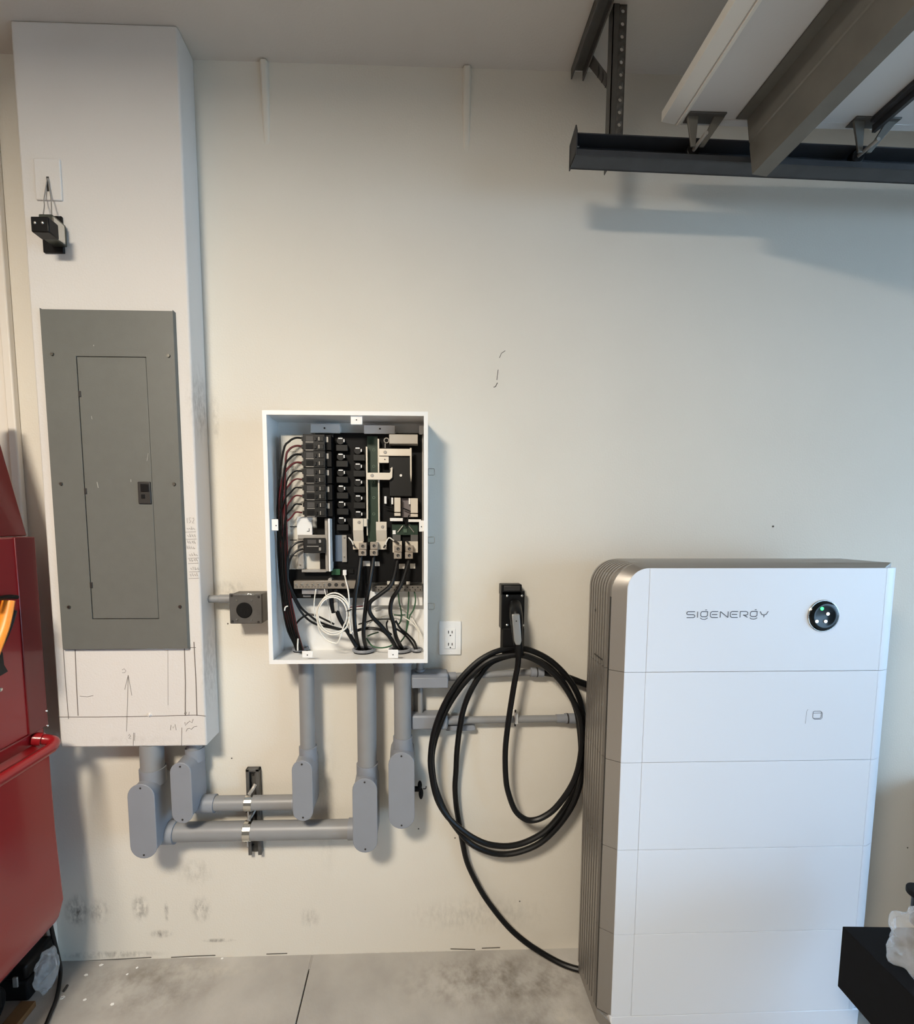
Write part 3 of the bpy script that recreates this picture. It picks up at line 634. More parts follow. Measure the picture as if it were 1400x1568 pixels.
# run A: chase -> lower long pipe -> middle riser
t = thing('conduit_run', 'longest grey conduit run with lower pipe from chase to middle riser', 'conduit', at(380, 1290, .05), 'grey conduit runs under the panels')
x0, x1, z0, z1 = body(t, 197, 1201, 238.5, 1315, .135)
ax = (x0+x1)/2+.004; pipe(t, (ax, -.068, z1-.02), (ax, -.068, CHZ), .0365); pipe(t, (ax, -.068, z1-.03), (ax, -.068, z1+.022), .0405, 'hub', M_pvc)
X0, X1, Z0, Z1 = body(t, 540, 1192, 578, 1306, .125)
bx = (X0+X1)/2+.003; pipe(t, (bx, -.068, Z1-.02), (bx, -.068, EZ0), .0325); pipe(t, (bx, -.068, Z1-.03), (bx, -.068, Z1+.022), .0362, 'hub', M_pvc); pipe(t, (bx, -.068, EZ0-.025), (bx, -.068, EZ0), .036, 'hub', M_pvc)
hz = at(400, 1271.5, .055).z; pipe(t, (x1-.02, -.055, hz), (X0+.02, -.055, hz), .0315); pipe(t, (x1-.02, -.055, hz), (x1+.022, -.055, hz), .038, 'hub', M_pvc); pipe(t, (X0-.024, -.055, hz), (X0+.02, -.055, hz), .0352, 'hub', M_pvc)
# run B: chase -> short upper pipe -> left riser
t = thing('conduit_run', 'shorter grey conduit run with upper pipe from chase to left riser', 'conduit', at(380, 1240, .05), 'grey conduit runs under the panels')
x0, x1, z0, z1 = body(t, 261.5, 1168, 294, 1261, .128)
ax = (x0+x1)/2+.012; pipe(t, (ax, -.05, z1-.02), (ax, -.05, CHZ), .0255); pipe(t, (ax, -.05, z1-.03), (ax, -.05, z1+.014), .0305, 'hub', M_pvc)
X0, X1, Z0, Z1 = body(t, 447.5, 1164.5, 479, 1257.5, .125)
bx = (X0+X1)/2+.006; pipe(t, (bx, -.062, Z1-.02), (bx, -.062, EZ0), .0255); pipe(t, (bx, -.062, Z1-.03), (bx, -.062, Z1+.018), .0295, 'hub', M_pvc); pipe(t, (bx, -.062, EZ0-.022), (bx, -.062, EZ0), .029, 'hub', M_pvc)
hz = at(400, 1229, .05).z; pipe(t, (x1-.02, -.05, hz), (X0+.02, -.05, hz), .0248); pipe(t, (x1-.02, -.05, hz), (x1+.040, -.05, hz), .030, 'hub', M_pvc); pipe(t, (X0-.018, -.05, hz), (X0+.02, -.05, hz), .0278, 'hub', M_pvc)
# run C: right riser into the wall
t = thing('conduit_run', 'grey conduit riser with single body nearest the black hanging cable', 'conduit', at(615, 1270, .05), 'grey conduit runs under the panels')
X0, X1, Z0, Z1 = body(t, 595, 1152, 635, 1269.5, .12, .0)
bx = (X0+X1)/2+.003; pipe(t, (bx, -.066, Z1-.02), (bx, -.066, EZ0), .029); pipe(t, (bx, -.066, Z1-.03), (bx, -.066, Z1+.03), .0325, 'hub', M_pvc); pipe(t, (bx, -.066, EZ0-.03), (bx, -.066, EZ0), .0325, 'hub', M_pvc)
g = MB(); c = at(642, 1208, .05); g.cyl((X1-.01, -.05, c.z), (X1+.022, -.05, c.z), .009, n=14); g.sphere((X1+.018, -.05, c.z+.014), .013, (.6, .8, 1.2), 12); g.sphere((X1+.022, -.05, c.z-.016), .014, (.6, .8, 1.5), 12)
kb = g.build('cord_grip', M_black_matte, t); L(kb, 'black knobbly cord grip'); MB().tube([(X1+.03, -.05, c.z), (X1+.038, -.055, c.z+.004), (X1+.04, -.055, c.z+.012)], .002, 6).build('grip_tail', M_dark_plastic, kb)
# run D: upper small run to the battery tower
t = thing('conduit_run', 'upper thin grey conduit running behind the black cable coil toward the battery', 'conduit', at(690, 1050, .03), 'thin grey conduits behind the cable coil')
x0, x1, z0, z1 = rect(629, 1032, 687, 1054, .07)
bd = MB().box(x0, x1, -.07, -.01, z0+.004, z1).build('conduit_body', M_pvc, t, .008, 3); MB().box(x0+.004, x1-.002, -.0745, -.069, z0+.002, z1-.012).build('body_cover', M_pvc, bd, .002)
c = at(643, 1033, .04); pipe(t, (c.x, -.04, c.z-.01), (c.x, -.04, EZ0), .0125); pipe(t, (c.x, -.04, c.z-.01), (c.x, -.04, c.z+.02), .0165, 'hub', M_pvc)
b = at(690, 1036, .03); pipe(t, (x1-.01, -.03, b.z), (at(822, 1029, .03).x, -.03, at(822, 1029, .03).z), .0115); pipe(t, (x1-.01, -.03, b.z), (x1+.028, -.03, b.z+.001), .015, 'hub', M_pvc)
e0 = at(812, 1029, .03); e1 = at(832, 1029.5, .03); pipe(t, e0, e1, .0165, 'coupling', M_pvc); mid = e0.lerp(e1, .5); L(pipe(t, mid-Vector((.002, 0, 0)), mid+Vector((.002, 0, 0)), .0172, 'gasket', M_dark_plastic), 'dark gasket ring')
L(MB().tube([at(831, 1029.5, .03), at(848, 1032, .03), at(868, 1037, .03), at(892, 1046, .035), at(905, 1050, .04), at(930, 1058, .06)], .0122, 12, 5).build('flexible_hose', M_rubber, t), 'black flexible hose end')
# run E: lower small run
t = thing('conduit_run', 'lower thin grey conduit with clamp crossing behind the black cable coil', 'conduit', at(690, 1115, .03), 'thin grey conduits behind the cable coil')
c = at(644, 1075, .03); za = at(644, 1052, .03).z; zb = at(644, 1100, .03).z
g = MB(); g.cyl((c.x, -.03, zb), (c.x, -.03, za), .009, n=18); g.build('pipe', M_pvc_pipe, t)
g = MB(); a = at(636, 1075, .02); g.box(a.x-.006, a.x+.012, -.022, 0, zb, za); g.build('backing_bar', M_galv, t, .002)
x0, x1, z0, z1 = rect(629.5, 1096, 686, 1118.5, .06); bd = MB().box(x0, x1, -.06, -.004, z0, z1).build('conduit_body', M_pvc, t, .008, 3)
y = rect(682, 1111.5, 728.5, 1119.5, .03); MB().stadium(y[0], y[1], y[2], y[3], -.03, -.0, 8).build('body_tail', M_pvc, bd, .002)
a = at(683, 1103, .03); b = at(868, 1100, .03); pipe(t, a, b, .0125); pipe(t, a, a.lerp(b, .15), .0155, 'hub', M_pvc); 
e1 = at(884, 1100, .03); pipe(t, b-Vector((.006, 0, 0)), e1, .0175, 'coupling', M_pvc); L(pipe(t, b-Vector((.001, 0, 0)), b+Vector((.004, 0, 0)), .0182, 'gasket', M_dark_plastic), 'dark gasket ring'); pipe(t, at(852, 1100.3, .03), b, .0145, 'coupling', M_pvc)
pipe(t, e1, (.60, -.03, e1.z), .012)
c = at(790, 1099, .03); g = MB(); g.box(c.x-.006, c.x+.006, -.046, 0, c.z-.018, c.z+.02); cl = g.build('pipe_clamp', M_white, t, .003); MB().cyl((c.x-.002, -.03, c.z-.03), (c.x-.002, -.03, c.z+.028), .003, n=10).build('clamp_bolt', M_dark_plastic, cl)
# strut channel with two clamps
t = thing('strut_channel', 'short vertical slotted metal channel clamping the two horizontal conduits', 'bracket', at(388, 1308))
x0, x1, _, zt = rect(376.5, 1178, 397, 1190, .02); zb = at(389, 1309, .02).z
g = MB(); g.box(x0, x1, -.004, 0, zb, zt); g.box(x0, x0+.005, -.021, 0, zb, zt); g.box(x1-.005, x1, -.022, 0, zb, zt); g.box(x0, x0+.012, -.0225, -.0195, zb, zt); g.box(x1-.012, x1, -.0225, -.0195, zb, zt)
g.box(x0, x1, -.0225, 0, zt-.008, zt)
g.build('channel', M_galv, t, .001)
for v in (1186, 1294): screw(387.5, v, .005, .0045, t, M_dark_plastic)
for (u, vt, vb, d, r, zc) in ((382, 1212, 1236, .05, .0248, at(400, 1229, .05).z), (381, 1262, 1282, .055, .0315, at(400, 1271.5, .055).z)):
    xc = at(u, (vt+vb)/2, d).x
    ar = [(xc, -d-math.cos(a)*(r+.002), zc+math.sin(a)*(r+.002)) for a in [math.radians(q) for q in range(-110, 111, 20)]]
    g = MB(); g.tube(ar, .0022, 8, 3, False, 5.0) if False else None
    for p, q in zip(ar, ar[1:]):
        p, q = Vector(p), Vector(q); nn = (q-p).cross(Vector((1, 0, 0))).normalized()*.0025
        g.hexa([p+Vector((-.0125, 0, 0)), p+Vector((.0125, 0, 0)), p+Vector((.0125, 0, 0))+nn, p+Vector((-.0125, 0, 0))+nn, q+Vector((-.0125, 0, 0)), q+Vector((.0125, 0, 0)), q+Vector((.0125, 0, 0))+nn, q+Vector((-.0125, 0, 0))+nn])
    cl = g.build('pipe_clamp', M_chrome, t)
    MB().tube([(xc+.012, -.022, zc+r+.026), (xc+.006, -.03, zc+r+.014), (xc-.002, -d+.002, zc+r+.003)], .006, 8, 3, False, .4).build('clamp_ear', M_zinc, cl)
    MB().cyl((xc-.002, -d-.01, zc-r-.022), (xc-.002, -d-.01, zc-r+.004), .003, n=10).build('clamp_bolt', M_zinc, cl)
    MB().box(xc-.014, xc+.012, -d, -.022, zc-r-.012, zc-r-.003).build('clamp_foot', M_dark_plastic, cl, .001)

# ------------------------------------------------------------------ charger dock and cable
t = thing('connector_dock', 'black wall dock with four bright screws holding the charging connector', 'holder', at(786, 990))
g = MB(); g.pbox(767.8, 895, 799.5, 912, .045, 0); g.pbox(768, 905, 803.5, 964, .045, 0); g.build('dock_plate', M_black, t, .003, 3)
MB().pbox(770, 962, 803, 1003, .05, 0).build('cable_hook', M_black_matte, t, .004, 3)
MB().pbox(772, 897, 797, 905, .049, .04).build('dock_lip', M_dark_plastic, t, .002)
for u, v in ((777, 912.5), (799.7, 912.5), (776.7, 957), (801.7, 957.5)):
    c = at(u, v, .045); MB().sphere(c, .0046, (1, .5, 1), 12).build('screw', M_chrome, t)
t = thing('charging_cable', 'coiled thick black vehicle charging cable hanging from the wall dock', 'cable', at(790, 1310, .06))
g = MB(); g.tube([at(789, 926, .05), at(790, 938, .085), at(791.5, 955, .10), at(793, 975, .105), at(794.5, 992, .10), at(795, 1003, .093)], lambda q: .021 if q < .2 else .0215-.0095*max(0, (q-.3)/.7), 14, 5)
hd = g.build('connector_handle', M_black, t)
P = [at(784.5, 941, .125), at(796, 940.5, .125), at(799.3, 982, .128), at(797, 988, .126), at(790.5, 988, .126), at(788, 982, .128)]
L(MB().prism(P, (0, .012, 0)).build('handle_inlay', mat('brushed_silver', (172, 172, 170), .34, .7), hd, .003, 3), 'silver inlay on the handle')
c = at(790.8, 951, .125); MB().cyl(c, c+Vector((0, -.001, 0)), .0022, n=10).build('button', M_dark_plastic, hd)
cable = [(794.5, 998, 0.095), (793, 1020, 0.0933), (789, 1040, 0.0917), (784, 1070, 0.09), (778, 1110, 0.0883), (774, 1150, 0.0867), (774.7, 1190, 0.085), (778.7, 1214, 0.0863), (789, 1241, 0.0875), (803, 1253.5, 0.0887), (816, 1256, 0.09), (832, 1251, 0.0933), (851, 1237, 0.0967), (872, 1209, 0.1), (884, 1182, 0.0996), (890, 1150, 0.0992), (891, 1120, 0.0988), (887, 1094, 0.0984), (874, 1066, 0.098), (856, 1040, 0.093), (832, 1018, 0.088), (812, 1007, 0.083), (795, 1003, 0.078), (776, 1004, 0.0754), (752, 1010, 0.0729), (730, 1026, 0.0703), (706, 1052, 0.0677), (684, 1086, 0.0651), (669, 1124, 0.0626), (662, 1155, 0.06), (662.7, 1180, 0.0593), (667, 1205, 0.0586), (680, 1239, 0.0579), (698.7, 1268, 0.0571), (720, 1291, 0.0564), (746.7, 1304, 0.0557), (770.7, 1308, 0.055), (797, 1304, 0.0597), (827, 1291, 0.0645), (853, 1267, 0.0692), (875, 1236, 0.074), (888, 1203, 0.0748), (894, 1165, 0.0756), (895, 1130, 0.0764), (893, 1095, 0.0772), (886, 1066, 0.078), (870, 1038, 0.0725), (844, 1012, 0.067), (816, 997, 0.0615), (796, 993, 0.056), (770, 995, 0.0597), (748, 1003, 0.0634), (726, 1018, 0.0671), (702, 1044, 0.0709), (680, 1080, 0.0746), (665, 1120, 0.0783), (659.6, 1158, 0.082), (661, 1185, 0.0813), (669, 1222, 0.0806), (685, 1250, 0.0799), (709, 1272, 0.0791), (731, 1286, 0.0784), (752, 1293.5, 0.0777), (778.7, 1295.5, 0.077), (805, 1289.5, 0.0728), (832, 1275, 0.0686), (853, 1254, 0.0644), (875, 1221, 0.0602), (887, 1190, 0.056), (890, 1155, 0.0565), (888, 1120, 0.057), (882, 1085, 0.0575), (866, 1050, 0.058), (842, 1022, 0.05), (816, 1008, 0.042), (790, 1003, 0.034), (764, 1009, 0.0393), (748, 1018, 0.0447), (734, 1036, 0.05), (720, 1060, 0.062), (710, 1086, 0.062), (704, 1116, 0.062), (700, 1150, 0.047), (698.5, 1180, 0.032), (697, 1205, 0.0305), (699, 1235, 0.029), (703.5, 1262, 0.0275), (708, 1288, 0.026), (714.7, 1318, 0.026), (725, 1342, 0.027), (741, 1371, 0.03), (762.7, 1400.7, 0.036), (784, 1424.7, 0.045), (808, 1444.7, 0.056), (834.7, 1462, 0.07), (861, 1476, 0.09), (885, 1484, 0.11), (905, 1486.5, 0.128), (930, 1487, 0.15)]
MB().tube([at(*p) for p in cable], .0098, 10, 4).build('cable', M_rubber, t)

# ------------------------------------------------------------------ battery tower
BX0, BX1, BF, BB = .5126, 1.2989, .305, .0714
t = thing('home_battery', 'tall white home battery tower of stacked modules standing against the wall', 'battery', ((BX0+BX1)/2, -.17, 0))
SX = .4785; YBK = -.118
def module(name, z0, z1, top=False):
    G = .0007; zb, zt = z0+G, z1-G; rr = .085; r2 = .06
    fr = .036
    # frame: side, rounded corner, roof, swept between the chamfer and the back
    def out(x0, zt, r):  # outline in x-z, counter-clockwise seen from the front
        if not top: return [(x0, zb), (x0, zt), (BX1, zt), (BX1, zb)]
        P = [(x0, zb)]
        for i in range(13): a = math.pi-math.pi/2*i/12; P.append((x0+r+r*math.cos(a), zt-r+r*math.sin(a)))
        return P+[(BX1, zt), (BX1, zb)]
    ztf = zt+.0135 if top else zt
    A = out(SX, ztf, rr); Fp = [(min(x, 1.256), z) for x, z in out(BX0, zt, r2)]
    g = MB(); bm = g.bm
    back = [bm.verts.new((x, YBK, z)) for x, z in A]; mid = [bm.verts.new((x, -.281, z)) for x, z in A]
    frn = [bm.verts.new((x, -BF, z)) for x, z in Fp]; n = len(A)
    bm.faces.new(back)
    for i in range(n):
        j = (i+1) % n
        bm.faces.new((back[i], mid[i], mid[j], back[j])); bm.faces.new((mid[i], frn[i], frn[j], mid[j]))
    bm.faces.new(frn[::-1])
    md = g.build(name, M_bframe, t)
    # ribs down the left side
    g = MB(); nr = 8; pitch = (.268+YBK)/nr
    path = [(x, z) for x, z in A[:-2]] if top else [(SX, zb), (SX, zt)]
    for k in range(nr):
        y0 = YBK-.004-k*pitch; y1 = y0-pitch*.52
        pin, pou = [], []
        for i, (x, z) in enumerate(path):
            h = .0045
            if top and i > 0:
                a = math.pi-math.pi/2*(i-1)/12; fade = max(0, 1-((i-1)/11)); nx, nz = math.cos(a), math.sin(a); h = .0045*min(1, fade*2)+.0001
            else: nx, nz = -1, 0
            pin.append((x-nx*.001, z-nz*.001)); pou.append((x+nx*h, z+nz*h))
        for (a, b, c, d) in zip(pin, pin[1:], pou[1:], pou):
            g.hexa([(a[0], y0, a[1]), (a[0], y1, a[1]), (d[0], y1, d[1]), (d[0], y0, d[1]), (b[0], y0, b[1]), (b[0], y1, b[1]), (c[0], y1, c[1]), (c[0], y0, c[1])])
    g.build('cooling_ribs', M_bframe, md)
    g = MB(); g.box(SX-.0012, SX+.002, -.281, -.273, zb, zt-(rr if top else 0)); L(g.build('shadow_groove', M_dark_plastic, md), 'dark groove beside the ribs')
    # white front: left stile, centre cover, right stile
    sx0, sx1 = .574, 1.2605; yf = -BF-.0035; g0 = .0006
    P = [(x, -BF-.003, z) for x, z in Fp if x <= sx0]+[(sx0-g0, -BF-.003, zt), (sx0-g0, -BF-.003, zb)]
    MB().prism(P, (0, .004, 0)).build('left_stile', M_batt, md)
    cp = MB().box(sx0+g0, sx1-g0, yf, -BF+.001, zb, zt).build('front_cover', M_batt, md, .0008)
    g = MB(); xr = BX1+.001
    g.prism([(sx1+g0, -BF-.003, zb), (sx1+.010, -BF-.003, zb), (xr-.001, -BF+.0095, zb), (xr, -BF+.012, zb), (xr, -.2, zb), (sx1+g0, -.2, zb)], (0, 0, zt-zb))
    g.build('right_stile', M_batt, md)
    return md, cp
mods = []
zs = [BB, BB+.27, BB+.54, BB+.81, BB+1.08, BB+1.38]
inv = None
for k in range(4):
    md, cp = module('battery_module', zs[k], zs[k+1])
    if k == 3: icon_par = md
inv, _ = module('inverter_module', zs[4], zs[5], True); L(inv, 'taller top module with lettering and round indicator')
g = MB(); g.box(BX0, BX1-.002, -BF-.001, YBK, .004, BB-.001); bs = g.build('base_plinth', M_batt, t, .004)
MB().prism([(BX0, -BF, .006), (SX, -.281, .03), (SX, YBK, .03), (SX+.05, YBK, .0), (BX0+.05, -BF, 0)], (0, 0, BB-.032)).build('plinth_side', M_bframe, bs)
g = MB()
for x in (.6, 1.2): g.box(x-.03, x+.03, -.28, -.16, 0, .005)
g.build('levelling_foot', M_dark_plastic, bs)
g = MB(); g.box(.56, .64, YBK, -.03, 1.2, 1.3); g.box(1.1, 1.18, YBK, -.03, 1.2, 1.3); g.build('wall_bracket', M_galv, t)
g = MB(); g.box(SX-.0048, SX+.003, -.215, -.175, .985+.0714, 1.0714); bk = None
# wordmark as printed strokes
YL = -BF-.0042
def stroke(g, P, wd=.0026): g.ribbon([(p[0], YL, p[1]) for p in P], wd)
lx0, lx1 = .6845, .9205; zc0 = 1.3185; H = .0172
g = MB()
def zline(x): return zc0-(x-lx0)*.0
letters = 'SIGENERGY'; widths = {'S': .0235, 'I': .0028, 'G': .0226, 'E': .022, 'N': .0225, 'R': .022, 'Y': .0235}
gap = (lx1-lx0-sum(widths[c] for c in letters))/8
x = lx0
for ch_ in letters:
    w_ = widths[ch_]; zb, zt, zm = zc0-H/2, zc0+H/2, zc0
    if ch_ == 'S':
        stroke(g, [(x+w_, zt), (x+.003, zt)]); stroke(g, [(x+.003, zt), (x, zt-.003), (x, zm+.002), (x+.003, zm)]); stroke(g, [(x+.003, zm), (x+w_-.003, zm)]); stroke(g, [(x+w_-.003, zm), (x+w_, zm-.003), (x+w_, zb+.003), (x+w_-.003, zb)]); stroke(g, [(x+w_-.003, zb), (x, zb)])
    elif ch_ == 'I': stroke(g, [(x+w_/2, zb), (x+w_/2, zt)])
    elif ch_ == 'G':   # small closed bowl, bar above, smile below
        stroke(g, [(x+.004, zt), (x+w_-.001, zt)]); stroke(g, [(x+w_-.002, zt), (x+w_-.002, zb+.0055), (x+w_-.006, zb+.0025)]); stroke(g, [(x+w_-.005, zb+.0025), (x+.005, zb+.0025)])
        stroke(g, [(x+.005, zb+.0025), (x+.001, zb+.0055), (x+.001, zt-.004), (x+.004, zt)])
        stroke(g, [(x+.0, zb-.0008), (x+.005, zb-.0045), (x+w_/2, zb-.0053), (x+w_-.006, zb-.0045), (x+w_-.001, zb-.0008)], .0022)
        stroke(g, [(x+w_/2+.002, zt+.0048), (x+w_-.004, zt+.0048)], .0022)
    elif ch_ == 'E':
        stroke(g, [(x+w_, zt), (x+.004, zt)]); stroke(g, [(x+.004, zt), (x, zt-.004), (x, zb+.004), (x+.004, zb)]); stroke(g, [(x+.004, zb), (x+w_, zb)]); stroke(g, [(x+.004, zm), (x+w_-.002, zm)])
    elif ch_ == 'N': stroke(g, [(x, zb), (x, zt)]); stroke(g, [(x, zt), (x+w_, zb)]); stroke(g, [(x+w_, zb), (x+w_, zt)])
    elif ch_ == 'R':
        stroke(g, [(x, zb), (x, zt)]); stroke(g, [(x, zt), (x+w_-.004, zt)]); stroke(g, [(x+w_-.004, zt), (x+w_, zt-.003), (x+w_, zm), (x+w_-.004, zm-.002)]); stroke(g, [(x+w_-.004, zm-.002), (x+.008, zm-.002)]); stroke(g, [(x+w_*.5, zm-.002), (x+w_, zb)])
    elif ch_ == 'Y': stroke(g, [(x, zt), (x+.005, zm), (x+w_/2, zm-.002), (x+w_-.005, zm), (x+w_, zt)]); stroke(g, [(x+w_/2, zm-.002), (x+w_/2, zb)])
    x += w_+gap
L(g.build('wordmark', M_logo, inv), 'thin grey brand lettering')
# round indicator: bevelled dark glass dome, four lights
ci = at(1261, 943, .31); R0 = .0465
g = MB(); g.cyl((ci.x, -BF-.001, ci.z), (ci.x, -BF-.007, ci.z), R0, n=48); L(g.build('indicator_bezel', M_chrome, inv, .002), 'polished round bezel')
g = MB(); bm = g.bm; prev = None; c0 = None
for rr, dd in ((R0-.002, .0065), (R0-.006, .0115), (R0-.014, .013), (R0-.02, .0115), (.0005, .011)):
    ring = [bm.verts.new((ci.x+rr*math.cos(a), -BF-dd, ci.z+rr*math.sin(a))) for a in [k*math.tau/48 for k in range(48)]]
    if prev:
        for i in range(48): bm.faces.new((prev[i], prev[(i+1) % 48], ring[(i+1) % 48], ring[i]))
    prev = ring
bm.faces.new(prev)
L(g.build('indicator_dial', mat('dark_glass', (12, 17, 20), .14, 0, spec=.3), inv, angle=60), 'glossy dark round dial')
for (du, dv, m) in ((-2, -11, 'g'), (7, -3, 'w'), (-10, 8.5, 'w'), (3.5, 8.5, 'w')):
    c = at(1261+du, 943+dv, .3175)
    mm = mat('green_light', (60, 220, 120), .4, emit=((70, 230, 130), 2.2)) if m == 'g' else mat('white_light', (235, 238, 240), .4, emit=((235, 240, 245), .7))
    o = MB().cyl(c, c+Vector((0, -.0012, 0)), .0047, n=16).build('indicator_light', mm, inv); L(o, 'green status light' if m == 'g' else 'white status light')
# stacked-box icon on the second module
ci = at(1252, 1095, .309); g = MB(); YL = -BF-.0041
def rrect(cx, cz, w2, h2, r): 
    P = []
    for (sx, sz, a0) in ((1, 1, 0), (-1, 1, 90), (-1, -1, 180), (1, -1, 270)):
        for k in range(4): a = math.radians(a0+30*k); P.append((cx+sx*(w2-r)+r*math.cos(a), cz+sz*(h2-r)+r*math.sin(a)))
    return P+[P[0], P[1]]
stroke(g, rrect(ci.x-.001, ci.z+.001, .0125, .0108, .004), .0016); stroke(g, [(ci.x-.0135, ci.z+.006), (ci.x+.0115, ci.z+.006)], .0014)
stroke(g, [(ci.x+.0115, ci.z+.009), (ci.x+.0145, ci.z+.006), (ci.x+.0145, ci.z-.009), (ci.x+.011, ci.z-.0125), (ci.x-.008, ci.z-.0125), (ci.x-.011, ci.z-.0098)], .0014)
g.build('icon', M_logo, icon_par)
a = at(1236, 1086, .309); b = at(1233.5, 1108, .309); g = MB(); stroke(g, [(a.x+.003, a.z), (a.x, a.z-.006), (b.x, b.z)], .0009); g.build('label_edge', M_logo, icon_par)
# grip recess and screw on the ribbed side
def side(u, v): return atx(u, v, SX-.005)
p = side(911.8, 934); MB().cyl(p+Vector((.003, 0, 0)), p+Vector((-.0006, 0, 0)), .0045, n=10).build('side_screw', M_dark_plastic, inv)
p, q = side(910.5, 1000), side(923, 1009.5); g = MB(); g.prism([p, q, q-Vector((0, 0, .004)), p-Vector((0, 0, .004))], (-.0006, 0, 0)); g.build('side_slot', M_dark_plastic, inv)

# ------------------------------------------------------------------ red tool storage
TX = -1.24; TYF = -.14
t = thing('tool_chest', 'red steel tool chest with lid raised on top of the roller cabinet', 'tool chest', (-1.45, -.6, .94))
g = MB(); g.box(-1.72, TX-.004, -1.25, TYF, .942, 1.533); g.build('body', M_red, t, .004)
g = MB(); g.box(TX-.006, TX, -.212, TYF, .942, 1.533); L(g.build('far_edge_strip', M_red_dark, t, .002), 'darker red strip along the far edge')  # raised strip in a darker red at the chest side's far edge
lid = MB().hexa([(-1.262, -1.25, 1.535), (-1.262, TYF, 1.535), (-1.30, TYF, 1.535), (-1.30, -1.25, 1.535), (-1.345, -1.25, 1.93), (-1.345, TYF, 1.93), (-1.40, TYF, 1.93), (-1.40, -1.25, 1.93)]).build('lid', M_red_dark, t, .004)
for v in (1090, 1113):
    p = atx(69+((v-1090)/23), v, TX+.001); MB().sphere((TX, TYF-.004, p.z), .004, (1, 1, 1), 8).build('rivet', M_chrome, t)
g = MB(); p = atx(1, 1056, TX); g.sphere((TX, p.y, p.z), .006, (.6, 1, 1), 10); g.build('lock', M_chrome, t)
t = thing('roller_cabinet', 'red steel roller cabinet with side push handle below the tool chest', 'tool cabinet', (-1.45, -.6, 0))
prof = [(-1.72, .29), (-1.262, .275), (-1.246, .30), (-1.228, .36), (-1.232, .45), (-1.238, .6), (-1.240, .80), (-1.240, .885), (-1.252, .90), (-1.252, .94), (-1.72, .94)]
g = MB(); g.prism([(x, -1.25, z) for x, z in prof], (0, 1.25+TYF, 0)); g.build('cabinet_body', M_red, t, .008, 3)
g = MB(); g.tube([(-1.245, -.185, .916), (-1.225, -.178, .913), (-1.198, -.178, .906), (-1.187, -.20, .899), (-1.185, -.25, .897), (-1.185, -.6, .895), (-1.185, -1.2, .893)], .0155, 14, 6); g.build('push_handle', M_red, t)
g = MB(); g.cyl((-1.25, -.185, .918), (-1.228, -.18, .914), .019, n=16); g.build('handle_mount', M_red, t)
for (x, y) in ((-1.425, -.235), (-1.425, -1.1), (-1.66, -.235), (-1.66, -1.1)):
    c = MB().cyl((x-.02, y, .062), (x+.02, y, .062), .062, n=28).build('caster_wheel', M_black_matte, t, .006)
    g = MB(); g.box(x-.03, x-.024, y-.03, y+.03, .05, .2); g.box(x+.024, x+.03, y-.03, y+.03, .05, .2); g.box(x-.03, x+.03, y-.035, y+.035, .19, .2); g.box(x-.03, x+.03, y-.035, y+.035, .19, .275); g.build('caster_fork', M_black, c)
    MB().cyl((x-.033, y, .062), (x+.033, y, .062), .012, n=14).build('axle_bolt', M_chrome, c)
g = MB(); g.box(-1.70, -1.385, -1.22, -.165, .135, .274); g.build('dark_filler', M_black_matte, t, .004)  # added black block that makes the space under the cabinet dark
# orange tool clipped on the side of the chest
t = thing('hand_tool', 'orange curved tool grip with black rim fixed to the red chest', 'tool', atx(10, 990, TX+.01))
P = [atx(u, v, TX+.012) for u, v in ((-14, 1004), (-6, 985), (3, 962), (9, 940), (13, 920))]
g = MB(); g.tube(P, lambda q: .021-.004*q, 12, 5, False, .6); gp = g.build('grip', M_orange, t)
p = atx(18, 931, TX+.024); MB().cyl(p+Vector((-.006, 0, 0)), p+Vector((.002, 0, 0)), .006, n=12).build('rivet', M_black, gp)
g = MB(); g.tube([atx(u, v, TX+.014) for u, v in ((-20, 922), (0, 916), (14, 914), (26, 914.5))], .0065, 8, 4); g.build('black_rim', M_black, t)
g = MB(); g.tube([atx(u, v, TX+.006) for u, v in ((22, 935), (16, 955), (8, 975), (0, 990), (-10, 1005))], .007, 8, 4); g.build('black_edge', M_black, t)
g = MB(); g.prism([atx(u, v, TX+.004) for u, v in ((-12, 985), (1, 1000), (3, 1018), (9, 1028), (1, 1033), (-12, 1040))], (.006, 0, 0)); g.build('blade_stub', M_black, t)
# under and beside the cabinet
pa, pb_, pc, pd = atz(70, 1528, .02), atz(66, 1600, .02), Vector((-1.42, -.30, .02)), Vector((-1.42, -.15, .02))
tag(MB().box(-1.375, -1.327, -.40, -.160, 0, .02).build('board_offcut', M_wood, None, .002), 'brown board offcut lying on floor under the red cabinet', 'board')
g = MB(); g.tube([at(78, 1418, .05), at(83, 1440, .05), at(89, 1465, .055), at(92.5, 1485, .06), atz(91, 1505, .0075), atz(86, 1530, .0072), atz(76, 1555, .0072), atz(64, 1585, .0072), atz(50, 1620, .0072)], .0062, 10, 6)
tag(g.build('trailing_cable', M_rubber), 'thin black cable trailing from under the red cabinet to floor', 'cable')
t = thing('dark_fill_case', 'added black case standing in for the dark mass under the red cabinet', 'case', (-1.46, -.08, 0))  # added to fill the dark space below the cabinet
MB().box(-1.57, -1.364, -.145, -.02, 0, .07).build('case_body', M_black_matte, t, .008, 3)
MB().box(-1.568, -1.366, -.143, -.022, .072, .125).build('case_lid', M_black, t, .01, 3)
for x in (-1.50, -1.40): MB().box(x-.008, x+.008, -.149, -.143, .055, .09).build('case_latch', M_zinc, t, .002)
